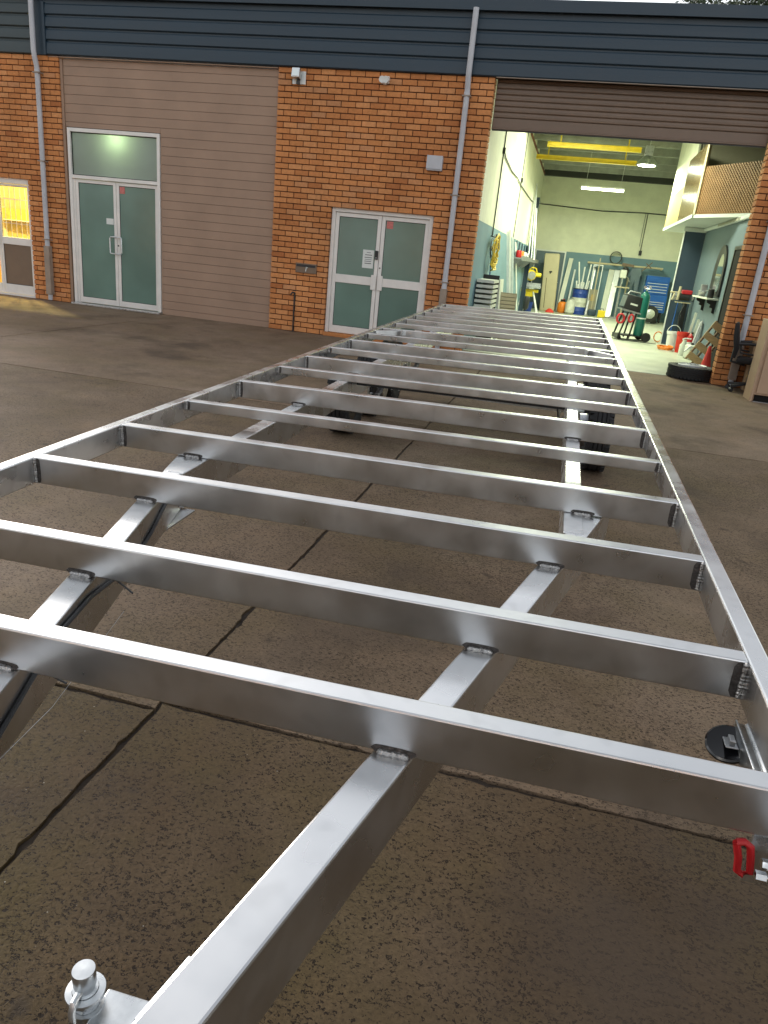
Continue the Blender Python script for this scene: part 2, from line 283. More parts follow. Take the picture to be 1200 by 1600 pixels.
# ------------------------------------------------------------------ mesh helpers
class MB:
    def __init__(s): s.v = []; s.f = []
    def add(s, vs, fs):
        o = len(s.v); s.v += [tuple(x) for x in vs]; s.f += [tuple(i + o for i in q) for q in fs]; return s
    def box(s, x0, x1, y0, y1, z0, z1, m=None):
        vs = [Vector((x, y, z)) for z in (z0, z1) for y in (y0, y1) for x in (x0, x1)]
        if m is not None: vs = [m @ q for q in vs]
        return s.add(vs, [(0, 2, 3, 1), (4, 5, 7, 6), (0, 1, 5, 4), (2, 6, 7, 3), (0, 4, 6, 2), (1, 3, 7, 5)])
    def bar(s, p0, p1, wd, ht, up=(0, 0, 1)):
        p0, p1 = Vector(p0), Vector(p1); d = (p1 - p0); L = d.length; d.normalize(); u = Vector(up)
        if abs(d.dot(u)) > 0.98: u = Vector((0, 1, 0))
        x = d.cross(u).normalized(); z = x.cross(d)
        m = Matrix((x, d, z)).transposed().to_4x4(); m.translation = p0
        return s.box(-wd / 2, wd / 2, 0, L, -ht / 2, ht / 2, m)
    def tube(s, pts, r, n=8, caps=True, r1=None):
        pts = [Vector(p) for p in pts]; k = len(pts); o = []
        ref = None
        for i, p in enumerate(pts):
            d = (pts[min(i + 1, k - 1)] - pts[max(i - 1, 0)]).normalized()
            if ref is None or abs(ref.dot(d)) > 0.95:
                ref = Vector((0, 0, 1)) if abs(d.z) < 0.9 else Vector((1, 0, 0))
            x = d.cross(ref).normalized(); y = x.cross(d).normalized(); ref = y
            rr = r if r1 is None else r + (r1 - r) * i / max(1, k - 1)
            o += [p + (x * math.cos(2 * math.pi * j / n) + y * math.sin(2 * math.pi * j / n)) * rr for j in range(n)]
        fs = [(i * n + j, i * n + (j + 1) % n, (i + 1) * n + (j + 1) % n, (i + 1) * n + j) for i in range(k - 1) for j in range(n)]
        if caps: fs += [tuple(reversed(range(n))), tuple(range((k - 1) * n, k * n))]
        return s.add(o, fs)
    def lathe(s, prof, n=24, m=None, close=False):
        vs = []
        for r, z in prof:
            for j in range(n):
                q = Vector((r * math.cos(2 * math.pi * j / n), r * math.sin(2 * math.pi * j / n), z)); vs.append(m @ q if m is not None else q)
        k = len(prof); fs = [(i * n + j, i * n + (j + 1) % n, (i + 1) * n + (j + 1) % n, (i + 1) * n + j) for i in range(k - 1) for j in range(n)]
        if close: fs += [((k - 1) * n + j, (k - 1) * n + (j + 1) % n, (j + 1) % n, j) for j in range(n)]
        else:
            if prof[0][0] > 1e-6: fs.append(tuple(reversed(range(n))))
            if prof[-1][0] > 1e-6: fs.append(tuple(range((k - 1) * n, k * n)))
        return s.add(vs, fs)
    def prism(s, poly, z0, z1, m=None):
        n = len(poly); vs = [Vector((x, y, z0)) for x, y in poly] + [Vector((x, y, z1)) for x, y in poly]
        if m is not None: vs = [m @ q for q in vs]
        return s.add(vs, [tuple(reversed(range(n))), tuple(range(n, 2 * n))] + [(i, (i + 1) % n, n + (i + 1) % n, n + i) for i in range(n)])
    def extrude_x(s, prof, x0, x1):
        n = len(prof); vs = [(x0, y, z) for y, z in prof] + [(x1, y, z) for y, z in prof]
        return s.add(vs, [tuple(range(n)), tuple(reversed(range(n, 2 * n)))] + [(i, n + i, n + (i + 1) % n, (i + 1) % n) for i in range(n)])
    def mesh(s, name, bevel=0.0, seg=2, smooth=False):
        me = bpy.data.meshes.new(name); me.from_pydata(s.v, [], s.f)
        bm = bmesh.new(); bm.from_mesh(me)
        bmesh.ops.recalc_face_normals(bm, faces=bm.faces)
        if bevel:
            bmesh.ops.bevel(bm, geom=[e_ for e_ in bm.edges if len(e_.link_faces) == 2 and e_.calc_face_angle(0) > 0.5], offset=bevel, segments=seg, affect='EDGES', profile=0.5)
        if smooth:
            for f in bm.faces: f.smooth = True
            for e_ in bm.edges:
                if len(e_.link_faces) == 2 and e_.calc_face_angle(0) > 0.7: e_.smooth = False
        bm.to_mesh(me); bm.free(); return me
def put(name, me, m, parent=None, loc=None, rot=None):
    o = bpy.data.objects.new(name, me); C.objects.link(o)
    if m is not None and not me.materials: me.materials.append(M[m])
    if parent is not None: o.parent = parent
    if loc is not None: o.location = loc
    if rot is not None: o.rotation_euler = rot
    return o
def part(name, mb, m, parent=None, bevel=0.0, seg=2, smooth=False, loc=None, rot=None, kind=None):
    o = put(name, mb.mesh(name, bevel, seg, smooth), m, parent, loc, rot)
    if kind: o['kind'] = kind
    return o
def tag(o, label, cat, group=None):
    o['label'] = label; o['category'] = cat
    if group: o['group'] = group
    return o
def thing(name, label, cat, loc=(0, 0, 0), rz=0.0, group=None):
    o = bpy.data.objects.new(name, None); C.objects.link(o); o.location = loc; o.rotation_euler = (0, 0, rz); o.empty_display_size = 0.2
    return tag(o, label, cat, group)
def single(name, mb, m, label, cat, loc=(0, 0, 0), rz=0.0, group=None, **k):
    return tag(part(name, mb, m, loc=loc, rot=(0, 0, rz), **k), label, cat, group)
def struct(name, mb, m, parent=None, **k):
    o = part(name, mb, m, parent, **k)
    if parent is None: o['kind'] = 'structure'
    return o
def lamp_light(parent, kind, power, col, size, loc=(0, 0, 0)):
    d_ = bpy.data.lights.new('lamp_light', kind); d_.energy = power; d_.color = col
    if kind == 'AREA':
        if isinstance(size, tuple): d_.shape = 'RECTANGLE'; d_.size, d_.size_y = size
        else: d_.shape = 'DISK'; d_.size = size
    else: d_.shadow_soft_size = size
    o = bpy.data.objects.new('lamp_light', d_); C.objects.link(o); o.parent = parent; o.location = loc
    return o
def B(*a): return MB().box(*a)
def RX(a): return Matrix.Rotation(a, 4, 'X')
def RY(a): return Matrix.Rotation(a, 4, 'Y')
def RZ(a): return Matrix.Rotation(a, 4, 'Z')
def T(x, y, z): return Matrix.Translation((x, y, z))

# ------------------------------------------------------------------ ground
gb = MB().add([(-150, -150, -0.012), (150, -150, -0.012), (150, 150, -0.012), (-150, 150, -0.012)], [(0, 1, 2, 3)])
ground = struct('ground', gb, 'dirt')
J = 0.004
def slab(x0, x1, y0, y1):
    # a cast slab with slightly ragged, chipped edges along its joints
    rnd = random.Random(int(x0 * 91 + y0 * 37)); pts = []
    def edge(p, q):
        L = math.hypot(q[0] - p[0], q[1] - p[1]); fine = abs((p[0] + q[0]) / 2 - 0.6) < 6.5 and -17 < (p[1] + q[1]) / 2 < -7; n = max(2, int(min(L, 40) / (0.03 if fine else 0.12))); nx, ny = -(q[1] - p[1]) / L, (q[0] - p[0]) / L
        for i in range(n):
            t = i / n; k = 0 if i == 0 else abs(rnd.gauss(0, 0.0025)) + (rnd.random() < 0.06) * rnd.uniform(0.003, 0.012) + 0.003 * (1 + math.sin(i * 0.21 + x0))
            pts.append((p[0] + (q[0] - p[0]) * t + nx * k, p[1] + (q[1] - p[1]) * t + ny * k))
    c = [(x0 + J, y0 + J), (x1 - J, y0 + J), (x1 - J, y1 - J), (x0 + J, y1 - J)]
    for i in range(4): edge(c[i], c[(i + 1) % 4])
    part('slab', MB().prism(pts, -0.08, 0.0), 'yard_worn_dimmed' if y1 < -10 and abs(x0) < 8 else ('yard_mid' if -11 < y0 < -9 and x0 > -6 else 'yard'), ground)
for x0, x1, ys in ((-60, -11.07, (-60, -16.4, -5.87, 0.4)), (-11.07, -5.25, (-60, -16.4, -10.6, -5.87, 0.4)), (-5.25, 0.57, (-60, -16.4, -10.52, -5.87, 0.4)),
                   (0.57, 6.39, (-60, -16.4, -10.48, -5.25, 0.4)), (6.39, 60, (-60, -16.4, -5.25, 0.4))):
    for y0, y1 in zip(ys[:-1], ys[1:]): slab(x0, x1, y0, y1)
struct('workshop_floor', B(-0.02, 5.6, 0.425, 16.6, -0.08, 0.004), 'floor', bevel=0.004)

# ------------------------------------------------------------------ brick walls
PX, PZ, BL, BH = 0.24, 0.0865, 0.228, 0.0725
brick_cache = {}
def brick_mesh(L, D):
    k = (round(L, 3), round(D, 3))
    if k not in brick_cache: brick_cache[k] = B(-L / 2, L / 2, 0, D, -BH / 2, BH / 2).mesh('brick', 0.004, 1)
    return brick_cache[k]
def brick_wall(label, x0, x1, hole, left_end, right_end, zmax=4.063):
    root = thing('brick_wall', label, 'brick wall', (x0, 0, 0), group='brick piers of the frontage')
    items = []
    for c in range(47):
        z = c * PZ + PZ / 2
        segs = [(x0, x1)]
        if hole and z < hole[2]: segs = [(x0, hole[0]), (hole[1], x1)]
        for (s0, s1) in segs:
            x = x0 - (PX / 2 if c % 2 else 0) - 0.0
            while x < s1:
                b0, b1 = max(x, s0), min(x + BL, s1)
                if b1 - b0 > 0.03:
                    end = (left_end and b0 < x0 + 0.01) or (right_end and b1 > x1 - 0.01) or (hole and z < hole[2] and (abs(b0 - hole[1]) < 0.01 or abs(b1 - hole[0]) < 0.01))
                    items.append((b0, b1, z, 0.225 if end else 0.11))
                x += PX
    items.sort(key=lambda i: -(i[1] - i[0]) / ((Vector(((i[0] + i[1]) / 2, 0, i[2])) - CAM).length ** 2))
    rest = MB()
    for i, (b0, b1, z, D) in enumerate(items):
        xx = (b0 + b1) / 2 - x0; yy = random.uniform(-0.002, 0.003)
        if i < 296:
            o = put('brick', brick_mesh(b1 - b0, D), 'brick', root, (xx, yy, z), (random.gauss(0, 0.004), random.gauss(0, 0.004), random.gauss(0, 0.003)))
        else: rest.box(b0 - x0, b1 - x0, yy, yy + D, z - BH / 2, z + BH / 2)
    if rest.v: part('far_bricks', rest, 'bricks', root, kind='stuff', bevel=0.004, seg=1)
    core = MB(); e0 = 0.014
    if hole:
        core.box(e0, hole[0] - x0 - e0, 0.016, 0.215, 0, hole[2]).box(hole[1] - x0 + e0, x1 - x0 - e0, 0.016, 0.215, 0, hole[2]).box(e0, x1 - x0 - e0, 0.016, 0.215, hole[2] + 0.002, zmax)
    else: core.box(e0, x1 - x0 - e0, 0.016, 0.215, 0, zmax)
    part('mortar_bed', core, 'mortar', root)
    return root
brick_wall('orange brick pier between the taupe cladding and the open roller door', -3.455, 0.0, (-2.44, -0.70, 2.095), True, True)
brick_wall('orange brick wall at far left beside the lit neighbouring door', -10.30, -7.47, (-10.06, -8.23, 2.10), False, True)
brick_wall('orange brick pier on the right of the open roller door', 4.0, 6.9, None, True, False)

# ------------------------------------------------------------------ fascia and roof
def fascia(x0, x1, m, label):
    root = thing('metal_fascia', label, 'fascia', (0, 0, 0), group='ribbed steel fascia sheets')
    zs = [4.063, 4.268, 4.453, 4.638, 4.822]
    for i in range(4):       # each wide rib of the sheet, separated by a recessed groove
        z0, z1 = zs[i] + (0.011 if i else 0), zs[i + 1] - 0.011
        pr = [(-0.018, z0), (-0.040, z0 + 0.004), (-0.050, z0 + 0.016), (-0.047, (z0 + z1) / 2), (-0.040, z1 - 0.02), (-0.030, z1 - 0.004), (-0.018, z1)]
        part('rib', MB().extrude_x(pr, x0, x1), m, root)
    part('backing_sheet', B(x0, x1, -0.019, 0.06, 4.066, 4.90), m, root)
    return root
f1 = fascia(-7.70, 6.9, 'fascia', 'long navy ribbed steel fascia above the brick piers and cladding')
fascia(-10.3, -7.92, 'fascia_old', 'short faded grey green fascia left of the downpipe')
part('joint_flashing', B(-7.70, -7.655, -0.062, -0.018, 4.058, 4.825), 'fascia', f1)
part('drip_edge', B(-7.66, -3.47, -0.008, 0.03, 4.038, 4.052), 'clad', f1)
part('drip_edge', B(0.02, 6.9, -0.05, 0.0, 4.052, 4.0615), 'pipe_box', f1)
part('drip_edge', B(-7.91, -7.71, -0.018, 0.05, 4.066, 4.9), 'fascia', f1)
part('capping', MB().extrude_x([(-0.10, 4.905), (-0.10, 5.035), (0.02, 5.05), (0.02, 4.905)], -10.3, 6.9), 'fascia', f1)
part('cap_lip', MB().extrude_x([(-0.104, 4.885), (-0.104, 4.92), (-0.07, 4.92), (-0.07, 4.885)], -10.3, 6.9), 'fascia', f1)
struct('roof', B(-12.2, 6.9, 0.065, 16.9, 4.90, 4.96), 'roof_out')

# ------------------------------------------------------------------ taupe cladding infill
cl = thing('cladding_wall', 'taupe horizontal board cladding around the tall glass entrance', 'cladding wall', (-7.42, 0.05, 0))
BPZ = 0.1415
off = 0.812 - 5 * BPZ
def board(x0, x1, z0, z1): part('board', B(x0, x1, random.uniform(0, 0.0012), 0.03, z0 + 0.0022, z1 - 0.0022), 'clad', cl, bevel=0.0015, seg=1)
edges = [0.0] + [off + BPZ * k for k in range(0, 29) if 0.02 < off + BPZ * k < 4.0] + [4.035]
for z0, z1 in zip(edges[:-1], edges[1:]):
    if z1 - z0 < 0.02: continue
    strong = 0
    if z0 >= 2.99: board(0, 3.962, z0, z1)
    elif z1 <= 2.99: board(1.84, 3.962, z0, z1)
    else: board(1.84, 3.962, z0, z1); board(0, 1.838, 2.995, z1)
part('backing', MB().box(0, 3.962, 0.032, 0.05, 2.992, 4.035).box(1.84, 3.962, 0.032, 0.05, 0, 2.99), 'dark_gap', cl)
part('corner_trim', B(-0.048, -0.002, -0.02, 0.05, 0, 4.03), 'clad', cl)

# ------------------------------------------------------------------ glazed doors
def rect_frame(mb, x0, x1, z0, z1, wd, y0, y1, bottom=True, wb=None):
    mb.box(x0, x0 + wd, y0, y1, z0, z1).box(x1 - wd, x1, y0, y1, z0, z1).box(x0 + wd, x1 - wd, y0, y1, z1 - wd, z1)
    if bottom: mb.box(x0 + wd, x1 - wd, y0, y1, z0, z0 + (wb or wd))
    return mb
def leaf(root, x0, x1, z0, z1, midrail=None, st=0.055, bot=0.10, pane='frost', low=None):
    f = rect_frame(MB(), x0, x1, z0, z1, st, 0, 0.045, wb=bot)
    if midrail: f.box(x0 + st, x1 - st, 0.001, 0.044, midrail[0], midrail[1])
    d = part('door_leaf', f, 'white_alu', root, bevel=0.003, seg=1)
    zs = [(z0 + bot, z1 - st)] if not midrail else [(z0 + bot, midrail[0]), (midrail[1], z1 - st)]
    for i, (q0, q1) in enumerate(zs): part('kick_panel' if low and i == 0 else 'pane', B(x0 + st - 0.01, x1 - st + 0.01, 0.018, 0.026, q0 - 0.01, q1 + 0.01), low if low and i == 0 else pane, d)
    part('gasket', rect_frame(MB(), x0 + st - 0.001, x1 - st + 0.001, z0 + bot, z1 - st, 0.007, 0.013, 0.019), 'dark_gap', d)
    return d
# tall entrance
e1 = thing('glass_entrance', 'tall frosted glass double door with lit transom set in taupe cladding', 'door', (-7.39, 0.03, 0), group='glazed double doors')
fr = MB(); fr.box(0, 0.055, 0, 0.09, 0.03, 2.985).box(1.745, 1.80, 0, 0.09, 0.03, 2.985).box(0.055, 1.745, 0, 0.09, 2.925, 2.985).box(0.055, 1.745, 0.0, 0.09, 2.175, 2.232)
part('door_frame', fr, 'white_alu', e1, bevel=0.003, seg=1)
part('side_jamb', B(0.0551, 0.10, 0.03, 0.09, 0.03, 2.174), 'white_alu', e1)
part('sill', B(-0.01, 1.82, -0.10, 0.10, 0.0, 0.03), 'galv', e1, bevel=0.004)
part('transom_pane', B(0.05, 1.75, 0.05, 0.058, 2.23, 2.93), 'frost_lit', e1)
part('transom_bead', rect_frame(MB(), 0.0551, 1.7449, 2.2321, 2.9249, 0.012, 0.04, 0.05), 'dark_gap', e1)
l1 = leaf(e1, 0.102, 0.915, 0.04, 2.168); l1.location = (0, 0.032, 0)
l2 = leaf(e1, 0.922, 1.742, 0.04, 2.168); l2.location = (0, 0.032, 0)
for d, hx, sx in ((l1, 0.888, -1), (l2, 0.950, 1)):
    h = MB().tube([(hx, 0, 1.25), (hx, -0.05, 1.255), (hx + sx * 0.012, -0.055, 1.255), (hx + sx * 0.075, -0.055, 1.25), (hx + sx * 0.085, -0.055, 1.235), (hx + sx * 0.085, -0.055, 0.985), (hx + sx * 0.075, -0.055, 0.97), (hx, -0.055, 0.965), (hx, 0, 0.965)], 0.011, 8)
    part('handle', h, 'galv', d, smooth=True)
part('lock', MB().lathe([(0.014, 0), (0.014, 0.008), (0.0, 0.008)], 12, T(0.94, 0, 1.11) @ RX(R(90))), 'black', l2)
part('sticker', B(0.985, 1.085, 0.0105, 0.0172, 1.99, 2.10), 'sticker', l2)
part('notice', B(0.70, 0.845, 0.0105, 0.0172, 1.46, 1.56), 'paper', l1)
# street entrance in brick
e2 = thing('glass_entrance', 'frosted glass double door with mid rails set in the middle brick pier', 'door', (-2.43, 0.06, 0), group='glazed double doors')
fr = MB(); fr.box(0, 0.06, 0, 0.10, 0.06, 2.085).box(1.66, 1.72, 0, 0.10, 0.06, 2.085).box(0.06, 1.66, 0, 0.10, 2.02, 2.085)
part('door_frame', fr, 'white_alu', e2, bevel=0.003, seg=1)
l1 = leaf(e2, 0.063, 0.853, 0.065, 2.015, (0.905, 1.04), 0.062, 0.12); l1.location = (0, 0.03, 0)
l2 = leaf(e2, 0.861, 1.656, 0.065, 2.015, (0.905, 1.04), 0.062, 0.12); l2.location = (0, 0.03, 0)
for d, x0 in ((l1, 0.755), (l2, 0.868)): part('push_plate', B(x0, x0 + 0.09, -0.02, 0.0, 0.84, 1.08), 'white_alu', d, bevel=0.004, seg=1)
part('keypad', B(0.79, 0.845, -0.025, 0.0, 1.33, 1.47), 'black', l1, bevel=0.006)
part('keypad_button', B(0.81, 0.822, -0.029, -0.024, 1.35, 1.362), 'white', l1)
nb = part('notice', B(0.575, 0.765, 0.0105, 0.0172, 1.18, 1.47), 'paper', l1)
part('print_lines', MB().box(0.64, 0.71, 0.009, 0.0106, 1.425, 1.433).box(0.615, 0.735, 0.009, 0.0106, 1.385, 1.396).box(0.61, 0.735, 0.009, 0.0106, 1.345, 1.355).box(0.615, 0.735, 0.009, 0.0106, 1.315, 1.322).box(0.61, 0.73, 0.009, 0.0106, 1.285, 1.294).box(0.615, 0.73, 0.009, 0.0106, 1.25, 1.262), 'ink', nb)
part('sticker', B(0.945, 1.05, 0.0105, 0.0172, 1.83, 1.94), 'sticker', l2)
part('lock', MB().lathe([(0.012, 0), (0.012, 0.008), (0.0, 0.008)], 12, T(0.89, 0, 1.2) @ RX(R(90))), 'black', l2)
part('brick_sill', B(0.0, 1.72, -0.09, 0.10, 0.0, 0.058), 'bricks', e2, bevel=0.006)
# neighbour's door, lit from inside
e0 = thing('neighbour_door', 'neighbouring glass door at far left glowing yellow from inside', 'door', (-10.05, 0.05, 0))
fr = MB(); fr.box(0, 0.05, 0, 0.10, 0.03, 2.10).box(1.765, 1.81, 0, 0.10, 0.03, 2.10).box(0.05, 1.765, 0, 0.10, 1.99, 2.10).box(0, 1.81, -0.02, 0.10, 0.0, 0.03)
part('door_frame', fr, 'white_alu', e0, bevel=0.003, seg=1)
for x0, x1 in ((0.055, 1.085), (1.09, 1.76)):
    d = leaf(e0, x0, x1, 0.035, 1.985, (0.93, 1.06), 0.06 if x0 < 1 else 0.035, 0.17, 'clear', 'kick' if x0 > 1 else None); d.location = (0, 0.03, 0)
    k = 8 if x0 < 1 else 6
    g = MB()
    for i in range(1, k): g.box(x0 + (x1 - x0) * i / k - 0.005, x0 + (x1 - x0) * i / k + 0.005, 0.03, 0.04, 1.06, 1.93)
    for z in (1.30, 1.72): g.box(x0 + 0.03, x1 - 0.03, 0.041, 0.049, z, z + 0.012)
    part('security_grille', g, 'white_alu', d)
part('pull_handle', MB().tube([(1.045, 0.03, 1.30), (1.045, -0.04, 1.29), (1.045, -0.045, 1.22), (1.045, -0.045, 1.0), (1.045, -0.04, 0.93), (1.045, 0.03, 0.92)], 0.012, 8), 'galv', e0, smooth=True)
# closed rooms behind the doors
def room(name, x0, x1, y0, y1, z1, m, t=0.06):
    mb = MB().box(x0, x1, y1, y1 + t, 0, z1).box(x0 - t, x0, y0, y1 + t, 0, z1).box(x1, x1 + t, y0, y1 + t, 0, z1).box(x0 - t, x1 + t, y0, y1 + t, z1 + 0.002, z1 + t).box(x0 - t, x1 + t, y0, y1 + t, -0.008, 0.006)
    return struct(name, mb, m)
room('reception_room', -7.38, -3.6, 0.23, 3.2, 3.6, 'beige_dark')
room('store_room', -2.6, -0.16, 0.22, 2.4, 2.5, 'beige_dark')
room('neighbour_room', -12.1, -8.05, 0.22, 2.6, 2.7, 'warm_wall')
sh = thing('stock_shelf', 'orange goods on a shelf seen through the neighbouring lit door', 'shelf', (-10.9, 2.2, 0.006))
part('counter', B(0, 1.6, 0, 0.35, 0.0, 0.5), 'warm_shelf', sh)
part('goods', B(0.02, 1.55, 0.02, 0.33, 1.35, 1.58), 'warm_shelf', sh)
part('upright', MB().box(-0.02, 0.0, 0, 0.35, 0, 1.6).box(1.6, 1.62, 0, 0.35, 0, 1.6).box(-0.02, 1.62, 0, 0.35, 1.33, 1.349), 'white_alu', sh)
pl = thing('room_lamp', 'ceiling lamp glowing behind the transom glass of the tall entrance', 'ceiling lamp', (-6.46, 0.36, 2.98))
part('diffuser', MB().lathe([(0.0, -0.03), (0.10, -0.03), (0.14, 0.0), (0.14, 0.05), (0, 0.05)], 20), 'room_lit', pl)
part('stem', B(-0.01, 0.01, -0.01, 0.01, 0.05, 0.7), 'white_alu', pl)
lamp_light(pl, 'POINT', 18, (0.90, 1.0, 0.62), 0.06, (0, -0.02, -0.10))
wl = thing('room_lamp', 'warm lamp lighting the neighbouring room at far left', 'ceiling lamp', (-8.95, 0.58, 2.55))
part('bulb', MB().lathe([(0.0, -0.10), (0.07, -0.07), (0.10, 0.0), (0.06, 0.06), (0.03, 0.10), (0, 0.10)], 16), 'warm_lit', wl, smooth=True)
part('stem', B(-0.01, 0.01, -0.01, 0.01, 0.09, 0.14), 'white_alu', wl)
lamp_light(wl, 'POINT', 200, (1.0, 0.85, 0.30), 0.035, (0, -0.01, -0.15))

# ------------------------------------------------------------------ downpipes and wall fittings
def downpipe(x, ztop, zbot, label, y=-0.075, bend=True):
    t = thing('downpipe', label, 'downpipe', (x, 0, 0), group='downpipes on the frontage')
    if bend: pts = [(0, y - 0.06, ztop), (0, y - 0.06, 4.10), (0, y - 0.045, 4.0), (0, y - 0.012, 3.90), (0, y, 3.84), (0, y, zbot)]
    else: pts = [(0, y, ztop), (0, y, zbot)]
    part('pipe', MB().tube(pts, 0.043, 16), 'pipe', t, smooth=True)
    for z in (3.80, 1.12):
        if z < ztop: part('joint_collar', MB().lathe([(0.044, -0.03), (0.047, -0.03), (0.047, 0.03), (0.044, 0.03)], 16, T(0, y, z)), 'pipe', t, smooth=True)
    for z in (3.78, 2.4, 1.09): part('strap', MB().box(-0.065, 0.065, y - 0.0485, y + 0.0, z - 0.009, z + 0.009).box(-0.062, -0.05, y, 0.0, z - 0.009, z + 0.009).box(0.05, 0.062, y, 0.0, z - 0.009, z + 0.009), 'pipe_box', t)
    part('guard', B(-0.055, 0.055, y - 0.045, y + 0.05, 0.12, zbot + 0.01), 'pipe_box', t, bevel=0.004)
    part('outlet', MB().tube([(0, y, 0.13), (0, y, 0.02)], 0.04, 12), 'pipe', t)
    return t
downpipe(-0.385, 4.90, 0.98, 'grey downpipe between the double door and the roller opening')
downpipe(-7.835, 4.885, 0.97, 'grey downpipe on the left brick wall beside the lit door')
downpipe(4.262, 4.06, 0.62, 'grey downpipe on the right brick pier behind the office chair', bend=False)
def floodlight(x, z, label):
    t = thing('floodlight', label, 'floodlight', (x, 0, z), group='security lights under the fascia')
    return t
t = floodlight(-3.10, 3.92, 'square silver floodlight on a plate left on the brick pier')
part('back_plate', B(-0.11, 0.11, -0.012, 0.0, -0.09, 0.09), 'white', t, bevel=0.003)
part('housing', MB().box(-0.08, 0.05, -0.15, -0.03, -0.05, 0.09, RX(R(-12))), 'galv', t, bevel=0.008)
part('lens', MB().box(-0.065, 0.035, -0.156, -0.150, -0.035, 0.075, RX(R(-12))), 'mirror', t)
part('sensor', MB().lathe([(0.03, 0), (0.03, 0.05), (0.0, 0.06)], 12, T(0, -0.05, -0.10)), 'black_plastic', t, smooth=True)
part('arm', B(-0.015, 0.015, -0.06, -0.011, -0.07, 0.0), 'black_plastic', t)
t = floodlight(-1.683, 3.95, 'white twin headed sensor light near the middle of the brick pier')
part('base', B(-0.06, 0.06, -0.03, 0.0, -0.05, 0.05), 'white', t, bevel=0.006)
for s in (-1, 1): part('lamp_head', MB().lathe([(0.03, 0), (0.045, 0.07), (0.048, 0.11), (0.0, 0.105)], 14, T(s * 0.045, -0.02, 0.01) @ RY(s * R(35)) @ RX(R(105))), 'white', t, smooth=True)
part('sensor', MB().lathe([(0, -0.035), (0.03, -0.02), (0.033, 0.015), (0, 0.03)], 12, T(0, -0.06, -0.045)), 'white', t, smooth=True)
t = thing('junction_box', 'grey electrical box on the brick pier beside the downpipe', 'electrical box', (-0.765, 0, 2.835))
part('case', B(-0.12, 0.12, -0.09, 0.0, -0.105, 0.10), 'pipe', t, bevel=0.006)
part('lid', B(-0.125, 0.125, -0.105, -0.09, -0.085, 0.108), 'pipe', t, bevel=0.004)
t = thing('letterbox', 'dark brown letterbox set in the brick left of the double door', 'letterbox', (-2.806, 0, 1.075))
part('case', B(-0.187, 0.187, -0.03, 0.1, -0.078, 0.078), 'kick', t, bevel=0.004)
part('flap', B(-0.17, 0.17, -0.036, -0.0305, 0.02, 0.06), 'black_plastic', t)
part('latch', MB().bar((0.0, -0.034, -0.05), (0.01, -0.034, 0.02), 0.012, 0.006, (0, 1, 0)).bar((0.01, -0.034, 0.012), (0.035, -0.034, 0.012), 0.01, 0.006, (0, 1, 0)), 'white', t)
t = thing('standpipe', 'thin black standpipe with a tap against the middle brick pier', 'standpipe', (-2.985, -0.03, 0))
part('riser', MB().tube([(0, 0, 0), (0, 0, 0.66)], 0.014, 8), 'black', t)
part('tap', MB().tube([(0, 0, 0.65), (-0.03, -0.03, 0.66), (-0.055, -0.05, 0.62)], 0.014, 8).box(-0.03, 0.03, -0.035, -0.02, 0.685, 0.695), 'black', t)

# ------------------------------------------------------------------ roller shutter
rs = thing('roller_shutter', 'brown ribbed roller shutter rolled up above the workshop opening', 'roller shutter', (0, 0.14, 0))
part('bottom_rail', MB().extrude_x([(0, 3.392), (-0.018, 3.396), (-0.018, 3.41), (-0.004, 3.42), (-0.004, 3.548), (0.02, 3.548), (0.02, 3.392)], 0.03, 3.97), 'shutter', rs)
part('rubber_seal', B(0.03, 3.97, 0.0, 0.015, 3.376, 3.391), 'black_plastic', rs)
for k in range(7):
    z = 3.553 + 0.0785 * k
    part('slat', MB().extrude_x([(0.0, z), (-0.011, z + 0.012), (-0.013, z + 0.04), (-0.011, z + 0.066), (0.0, z + 0.076), (0.015, z + 0.076), (0.015, z)], 0.03, 3.97), 'shutter', rs)
for s in (-0.06, 4.02): part('guide', B(s, s + 0.04, 0.09, 0.099, 0.0, 4.05), 'shutter', rs)
part('light_block_sheet', B(0.02, 3.98, 0.0205, 0.03, 3.395, 4.12), 'shutter', rs)  # added sheet, unseen, stops interior light leaking between the slats
part('drum', MB().tube([(0.03, 0.22, 4.33), (3.97, 0.22, 4.33)], 0.19, 20), 'shutter', rs, smooth=True)
struct('shutter_lintel', B(-0.02, 4.06, 0.066, 0.12, 4.0635, 4.895), 'dark_gap')

# ------------------------------------------------------------------ workshop shell
struct('wall_left', MB().box(-0.14, -0.02, 0.24, 16.6, 2.101, 4.80), 'cream_wall')
struct('wall_left_dado', MB().box(-0.14, -0.022, 0.24, 16.6, 0.0, 2.10), 'blue_wall')
bw = struct('wall_back', MB().box(-0.14, 5.7, 16.5, 16.62, 2.101, 4.80), 'cream_wall')
struct('wall_back_dado', MB().box(-0.14, 5.7, 16.502, 16.62, 0.0, 2.10), 'blue_wall')
for r in range(11):            # painted blockwork courses seen on the back wall
    z0 = 2.135 + r * 0.2
    x = -0.02 - (0.2 if r % 2 else 0)
    while x < 5.4:
        x0 = max(x, -0.018); x1 = min(x + 0.392, 5.4)
        if x1 - x0 > 0.05 and r < 13: part('block', B(x0, x1, 16.494, 16.503, z0, z0 + 0.192), 'cream_wall', bw)
        x += 0.40
struct('wall_right', B(5.40, 5.52, 6.9, 16.6, 0.0, 4.80), 'cream_wall')
struct('wall_side', B(4.40, 4.52, 0.24, 6.8, 0.0, 2.66), 'side_wall')
struct('wall_nib', B(3.95, 4.399, 6.80, 6.90, 0.0, 2.66), 'navy')
struct('nib_edge_trim', B(3.932, 3.949, 6.79, 6.91, 0.0, 2.60), 'white')
struct('wall_upper_front', B(4.53, 6.9, 0.24, 0.34, 0, 4.80), 'beige_dark')
